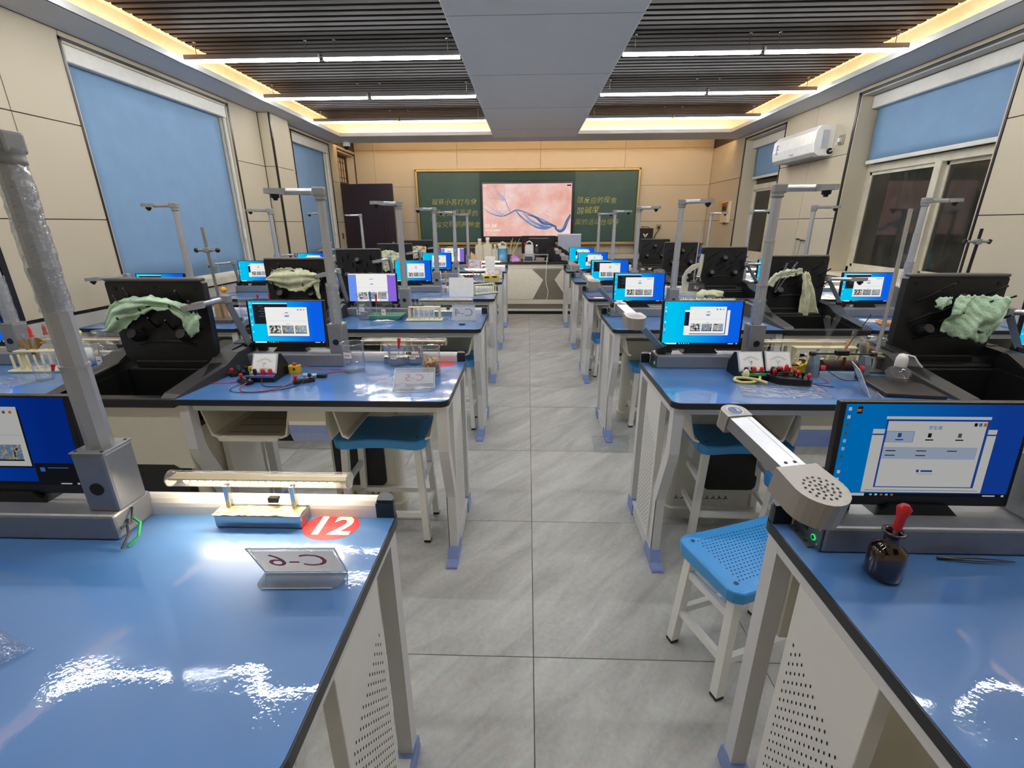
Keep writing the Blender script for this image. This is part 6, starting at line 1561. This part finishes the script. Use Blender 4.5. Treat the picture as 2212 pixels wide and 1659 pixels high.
# ---- nearest right desk
t = thing('dropper_bottle', 'small amber dropper bottle with red rubber bulb on the nearest right desk', 'bottle', (.650, .712, Z), R(20))
MB().lathe([(0, .001), (.026, .001), (.029, .005), (.029, .050), (.026, .060), (.016, .067), (.013, .071), (.013, .088), (.0185, .092), (.0185, .095), (.014, .095), (.011, .088), (.011, .072), (0, .066)], 24).build('glass_wall', amber, t)
MB().tube([(0, 0, .01), (.004, 0, .105)], .0042, 8).build('glass_stem', acryl, t); MB().tube([(.0035, 0, .098), (.004, 0, .102), (.006, 0, .122), (.0075, 0, .140), (.008, 0, .147)], [.0065, .0072, .0075, .0115, .006], 12).build('rubber_bulb', redp, t)
t = thing('tweezers', 'thin steel tweezers lying in front of the base bar on the nearest right desk', 'tweezers', (.785, .757, Z+.003), R(-4))
b = MB()
for s in (-1, 1): b.add(*boxpts((0, -.002, s*.0008), (.02, .002, s*.0016))); b.tube([(0, 0, .002), (.07, s*.0045, .002), (.135, s*.001, .0015)], [.0022, .002, .0006], 5)
b.build('arms', mat('tweezer_steel', '55585c', .3, .8), t)
# ---- third/fourth right desks
t = thing('card_box', 'small white eraser-like box on the third right aisle desk', 'box', (.685, 3.02, Z), R(2)); MB().rng((-.055, -.03, 0), (.055, .03, .022), 0, .004).build('box', paper, t)
t = thing('iron_stand', 'thin pale rod stand rising behind the microscope on the right', 'stand', (1.56, 4.50, Z)); MB().rng((-.06, -.04, 0), (.06, .05, .012), 0, .003).build('base', gun, t); MB().cyl((0, 0, .01), (.01, 0, .62), .007, n=8).build('rod', mat('rod_pale', 'c9c9c4', .25, .7), t)
t = thing('microscope', 'cream microscope with black knobs beside the black drying board', 'microscope', (1.47, 4.27, Z), R(-8)); t.scale = (.86, .86, .86)
cm = mat('microscope_cream', 'c8c2ad', .4)
MB().prism([(-.11, -.06), (.10, -.085), (.12, -.04), (.05, .0), (.12, .05), (.10, .085), (-.11, .06), (-.13, 0)], 0, .030, 'xy').build('base', cm, t)
arm = [(-.095, .03), (-.04, .03), (-.035, .12), (-.05, .18), (-.02, .245), (.045, .285), (.045, .325), (-.02, .305), (-.075, .25), (-.105, .18)]
MB().prism(arm, -.018, .018, 'xz').build('arm', cm, t)
MB().tube([(.055, 0, .20), (.062, 0, .30), (.066, 0, .35), (.070, 0, .42)], [.020, .022, .020, .016], 14).build('body_tube', cm, t)
MB().tube([(.070, 0, .415), (.074, 0, .465)], .019, 14).build('eyepiece', monblack, t)
MB().lathe([(0, .0), (.022, .006), (.026, .02), (.012, .03)], 12, (.054, 0, .172)).build('nosepiece', chrome, t)
b = MB(); b.cyl((.048, 0, .18), (.036, 0, .13), .010, n=10); b.cyl((.07, .012, .18), (.085, .02, .14), .009, n=10); b.build('objectives', chrome, t)
MB().box((.05, 0, .118), (.13, .12, .010), 0, .003).build('stage', monblack, t)
b = MB()
for z in (.205, .155): b.cyl((-.045, -.04, z), (-.045, .04, z), .018, n=14)
b.build('focus_knobs', monblack, t); MB().cyl((.045, 0, .06), (.055, 0, .085), .026, n=14).build('mirror', chrome, t)
lump('cleaning_cloth', 'grey-green cloth bunched beside the microscope foot', 'cloth', (1.60, 4.18, Z), (.12, .06, .055), clothy, 21)
tag(MB().tube([(-.05, -.01, .002), (0, 0, .008), (.05, .01, .003), (.10, -.005, .004)], [.006, .010, .008, .003], 6, flat=.5).build('red_ribbon', mat('red_ribbon', 'e0323c', .5), None, (.60, 4.17, Z)), 'red ribbon lying over the corner of the fourth right aisle desk', 'ribbon')
tag(MB().rng((-.04, -.02, 0), (.04, .02, .004)).build('white_clip', paper, None, (.62, 4.09, Z)), 'small white plastic clip beside the red ribbon', 'clip')
beaker(1.50, 5.48, .058, .11, 'jar of yellow corn kernels on the fifth right aisle desk', None, 'corn')
for k, (x, y) in enumerate(((1.20, 5.50), (1.31, 5.47), (1.40, 5.52))): bottle(x, y, .042, .12, ['left', 'middle', 'right'][k]+' small reagent bottle in the row before the corn jar, fifth right aisle desk', 'cork', True, powder)
t = thing('paper_sheet', 'white sheet with dark slot beside the right window monitor, third row', 'paper', (2.24, 3.06, Z), R(-6)); MB().rng((-.06, -.045, 0), (.06, .045, .010), 0, .002).build('sheet', paper, t); MB().rng((-.04, -.006, .0101), (.04, .004, .0106)).build('slot', dark, t)
t = thing('book_stack', 'orange and tan folder lying by the right windows, second row', 'folder', (2.30, 2.02+.95, Z)); 
MB().box((0, 0, .006), (.16, .10, .012), 0, .002, rot=(0, 0, R(-20))).build('folder', mat('folder_orange', 'd98a3a', .6), t); MB().box((.01, 0, .016), (.14, .09, .008), 0, .002, rot=(0, 0, R(-14))).build('cover', mat('folder_tan', 'c9a878', .6), t)
t = thing('white_disc', 'round white lamp head seen edge-on behind the far right monitors', 'lamp', (.955, 6.60, Z)); MB().cyl((-.006, 0, .13), (.012, 0, .13), .10, n=24).build('disc', white, t); MB().rng((-.03, -.04, 0), (.03, .04, .04), 0, .004).build('foot', white, t)

# ================================================================ CLOTHS ON THE DRYING BOARDS
def resample(P, n):
    P = [Vector(p) for p in P]; L = [0]
    for a, b_ in zip(P, P[1:]): L.append(L[-1]+(b_-a).length)
    out = []
    for k in range(n+1):
        s = L[-1]*k/n; i = max(j for j in range(len(L)) if L[j] <= s+1e-9); i = min(i, len(P)-2)
        out.append(P[i].lerp(P[i+1], (s-L[i])/max(L[i+1]-L[i], 1e-9)))
    return out
def cloth(label, y, top, bot, m, seed, folds=3, depth=.020, n=44, k=22, along=False):
    """cloth lofted between two outlines measured on the photograph at depth y"""
    T = resample([at(px, py, y=y) for px, py in top], n); B = resample([at(px, py, y=y) for px, py in bot], n)
    rn = random.Random(seed); ph = [rn.uniform(0, 6) for _ in range(4)]; vs = []; fs = []
    c = (T[n//2]+B[n//2])/2
    for i in range(n+1):
        for j in range(k+1):
            u, v = i/n, j/k; p = T[i].lerp(B[i], v)-c
            w1 = math.sin(u*folds*2*PI+ph[0]+1.6*math.sin(v*3+ph[1])); w2 = math.sin(u*folds*5.3+v*5+ph[2]+w1); w3 = math.sin(v*8+u*13+ph[3]+1.5*w2); w4 = math.sin(u*37-v*23+2*w3)
            d = depth*(.55*w1*(.4+.6*v)+.45*w2+.28*w3+.12*w4) - depth*.7*math.sin(v*PI)
            if along:
                q1 = math.sin(v*8+ph[0]+1.3*math.sin(u*4+ph[1])+2*u); q2 = math.sin(v*17+ph[2]+2.2*math.sin(u*5+ph[3])-3*u); q3 = math.sin(u*folds*4+ph[1]+2*v)
                d = depth*(.5*q1+.32*q2+.25*q3) - depth*.6*math.sin(v*PI)
            e = .0035*(abs(v-.5)*2)**3
            vs.append((p.x+e*math.sin(v*31+u*17+ph[1]), p.y+d, p.z+e*(math.sin(u*41+ph[2])+.7*math.sin(u*83))))
    for i in range(n):
        for j in range(k): fs.append((i*(k+1)+j, (i+1)*(k+1)+j, (i+1)*(k+1)+j+1, i*(k+1)+j+1))
    b = MB(); b.add(vs, fs, 0, True); o = b.build('cleaning_cloth', m, None, c)
    md = o.modifiers.new('thick', 'SOLIDIFY'); md.thickness = .0025
    return tag(o, label, 'cloth', 'cloths on the drying boards')
ys2 = rowy(1)+.290
cloth('pale green cloth draped over the pegs of the near left drying board', ys2, [(226, 700), (232, 660), (262, 646), (330, 640), (385, 650), (418, 668), (434, 690)], [(246, 722), (262, 716), (275, 700), (330, 668), (372, 668), (398, 688), (412, 726)], clothb, 1, 2, .020, along=True)
cloth('hanging end of pale green cloth at the right of the near left drying board', ys2-.012, [(400, 676), (418, 672), (432, 690)], [(398, 712), (412, 728), (432, 716)], clothb, 2, 1, .010, 14, 10)
ys3 = rowy(2)+.285
cloth('grey-green cloth bunched across the drying board, left side third row', ys3, [(578, 600), (590, 582), (615, 578), (650, 582), (682, 590), (692, 600)], [(580, 606), (598, 618), (630, 630), (660, 628), (685, 610), (692, 606)], clothy, 3, 2, .024, along=True)
cloth('narrow cloth tail hanging at the right of the third row left drying board', ys3, [(674, 596), (690, 602)], [(684, 640), (692, 648)], clothy, 4, 1, .008, 8, 12)
cloth('olive cloth spread over the drying board, left side fifth row', rowy(4)+.285, [(812, 560), (820, 542), (842, 540), (866, 548), (880, 566)], [(818, 572), (832, 588), (850, 582), (868, 578), (878, 570)], clothy, 5, 2, .015)
cloth('beige cloth spread over the drying board, left side farthest row', rowy(5)+.285, [(884, 534), (900, 531), (921, 533)], [(886, 560), (902, 558), (921, 556)], mat('beige_rag', 'c9bd98', .95, var=.2, vscale=16, bump=.4), 6, 2, .012)
ysr = rowy(1)+.42
cloth('large pale green cloth hanging on the nearest right drying board', ysr, [(2058, 645), (2075, 637), (2110, 640), (2150, 639), (2186, 644)], [(2034, 716), (2060, 728), (2098, 732), (2122, 744), (2150, 712)], clothb, 7, 1.5, .018)
cloth('curled corner of the large green cloth at its left end', ysr-.01, [(2021, 650), (2032, 641), (2058, 644)], [(2022, 662), (2034, 668), (2052, 658)], clothb, 8, 1, .008, 14, 8)
ysr3 = rowy(2)+.42
cloth('olive cloth strip lying over the pegs of the third row right drying board', ysr3, [(1655, 612), (1672, 592), (1700, 582), (1732, 580)], [(1668, 621), (1680, 602), (1704, 598), (1734, 592)], clothy, 9, 1, .010, 24, 12, along=True)
cloth('olive cloth tail hanging down the third row right drying board', ysr3, [(1734, 592), (1742, 586), (1748, 592)], [(1725, 684), (1748, 690), (1769, 688)], clothy, 10, 1.5, .014, 20, 24)
# glass rods hooked on that board
for k, (a, b_) in enumerate((((1701, 568), (1675, 625)), ((1723, 566), (1674, 632)))):
    A, B = at(*a, y=ysr3-.03), at(*b_, y=ysr3-.015); c = (A+B)/2
    t = thing('glass_pipette', ('left' if k == 0 else 'right')+' glass pipette stuck through the olive cloth', 'pipette', c); MB().tube([A-c, (A-c)*.4+(B-c)*.05, B-c], [.007, .006, .002], 8).build('glass_wall', acryl2, t)
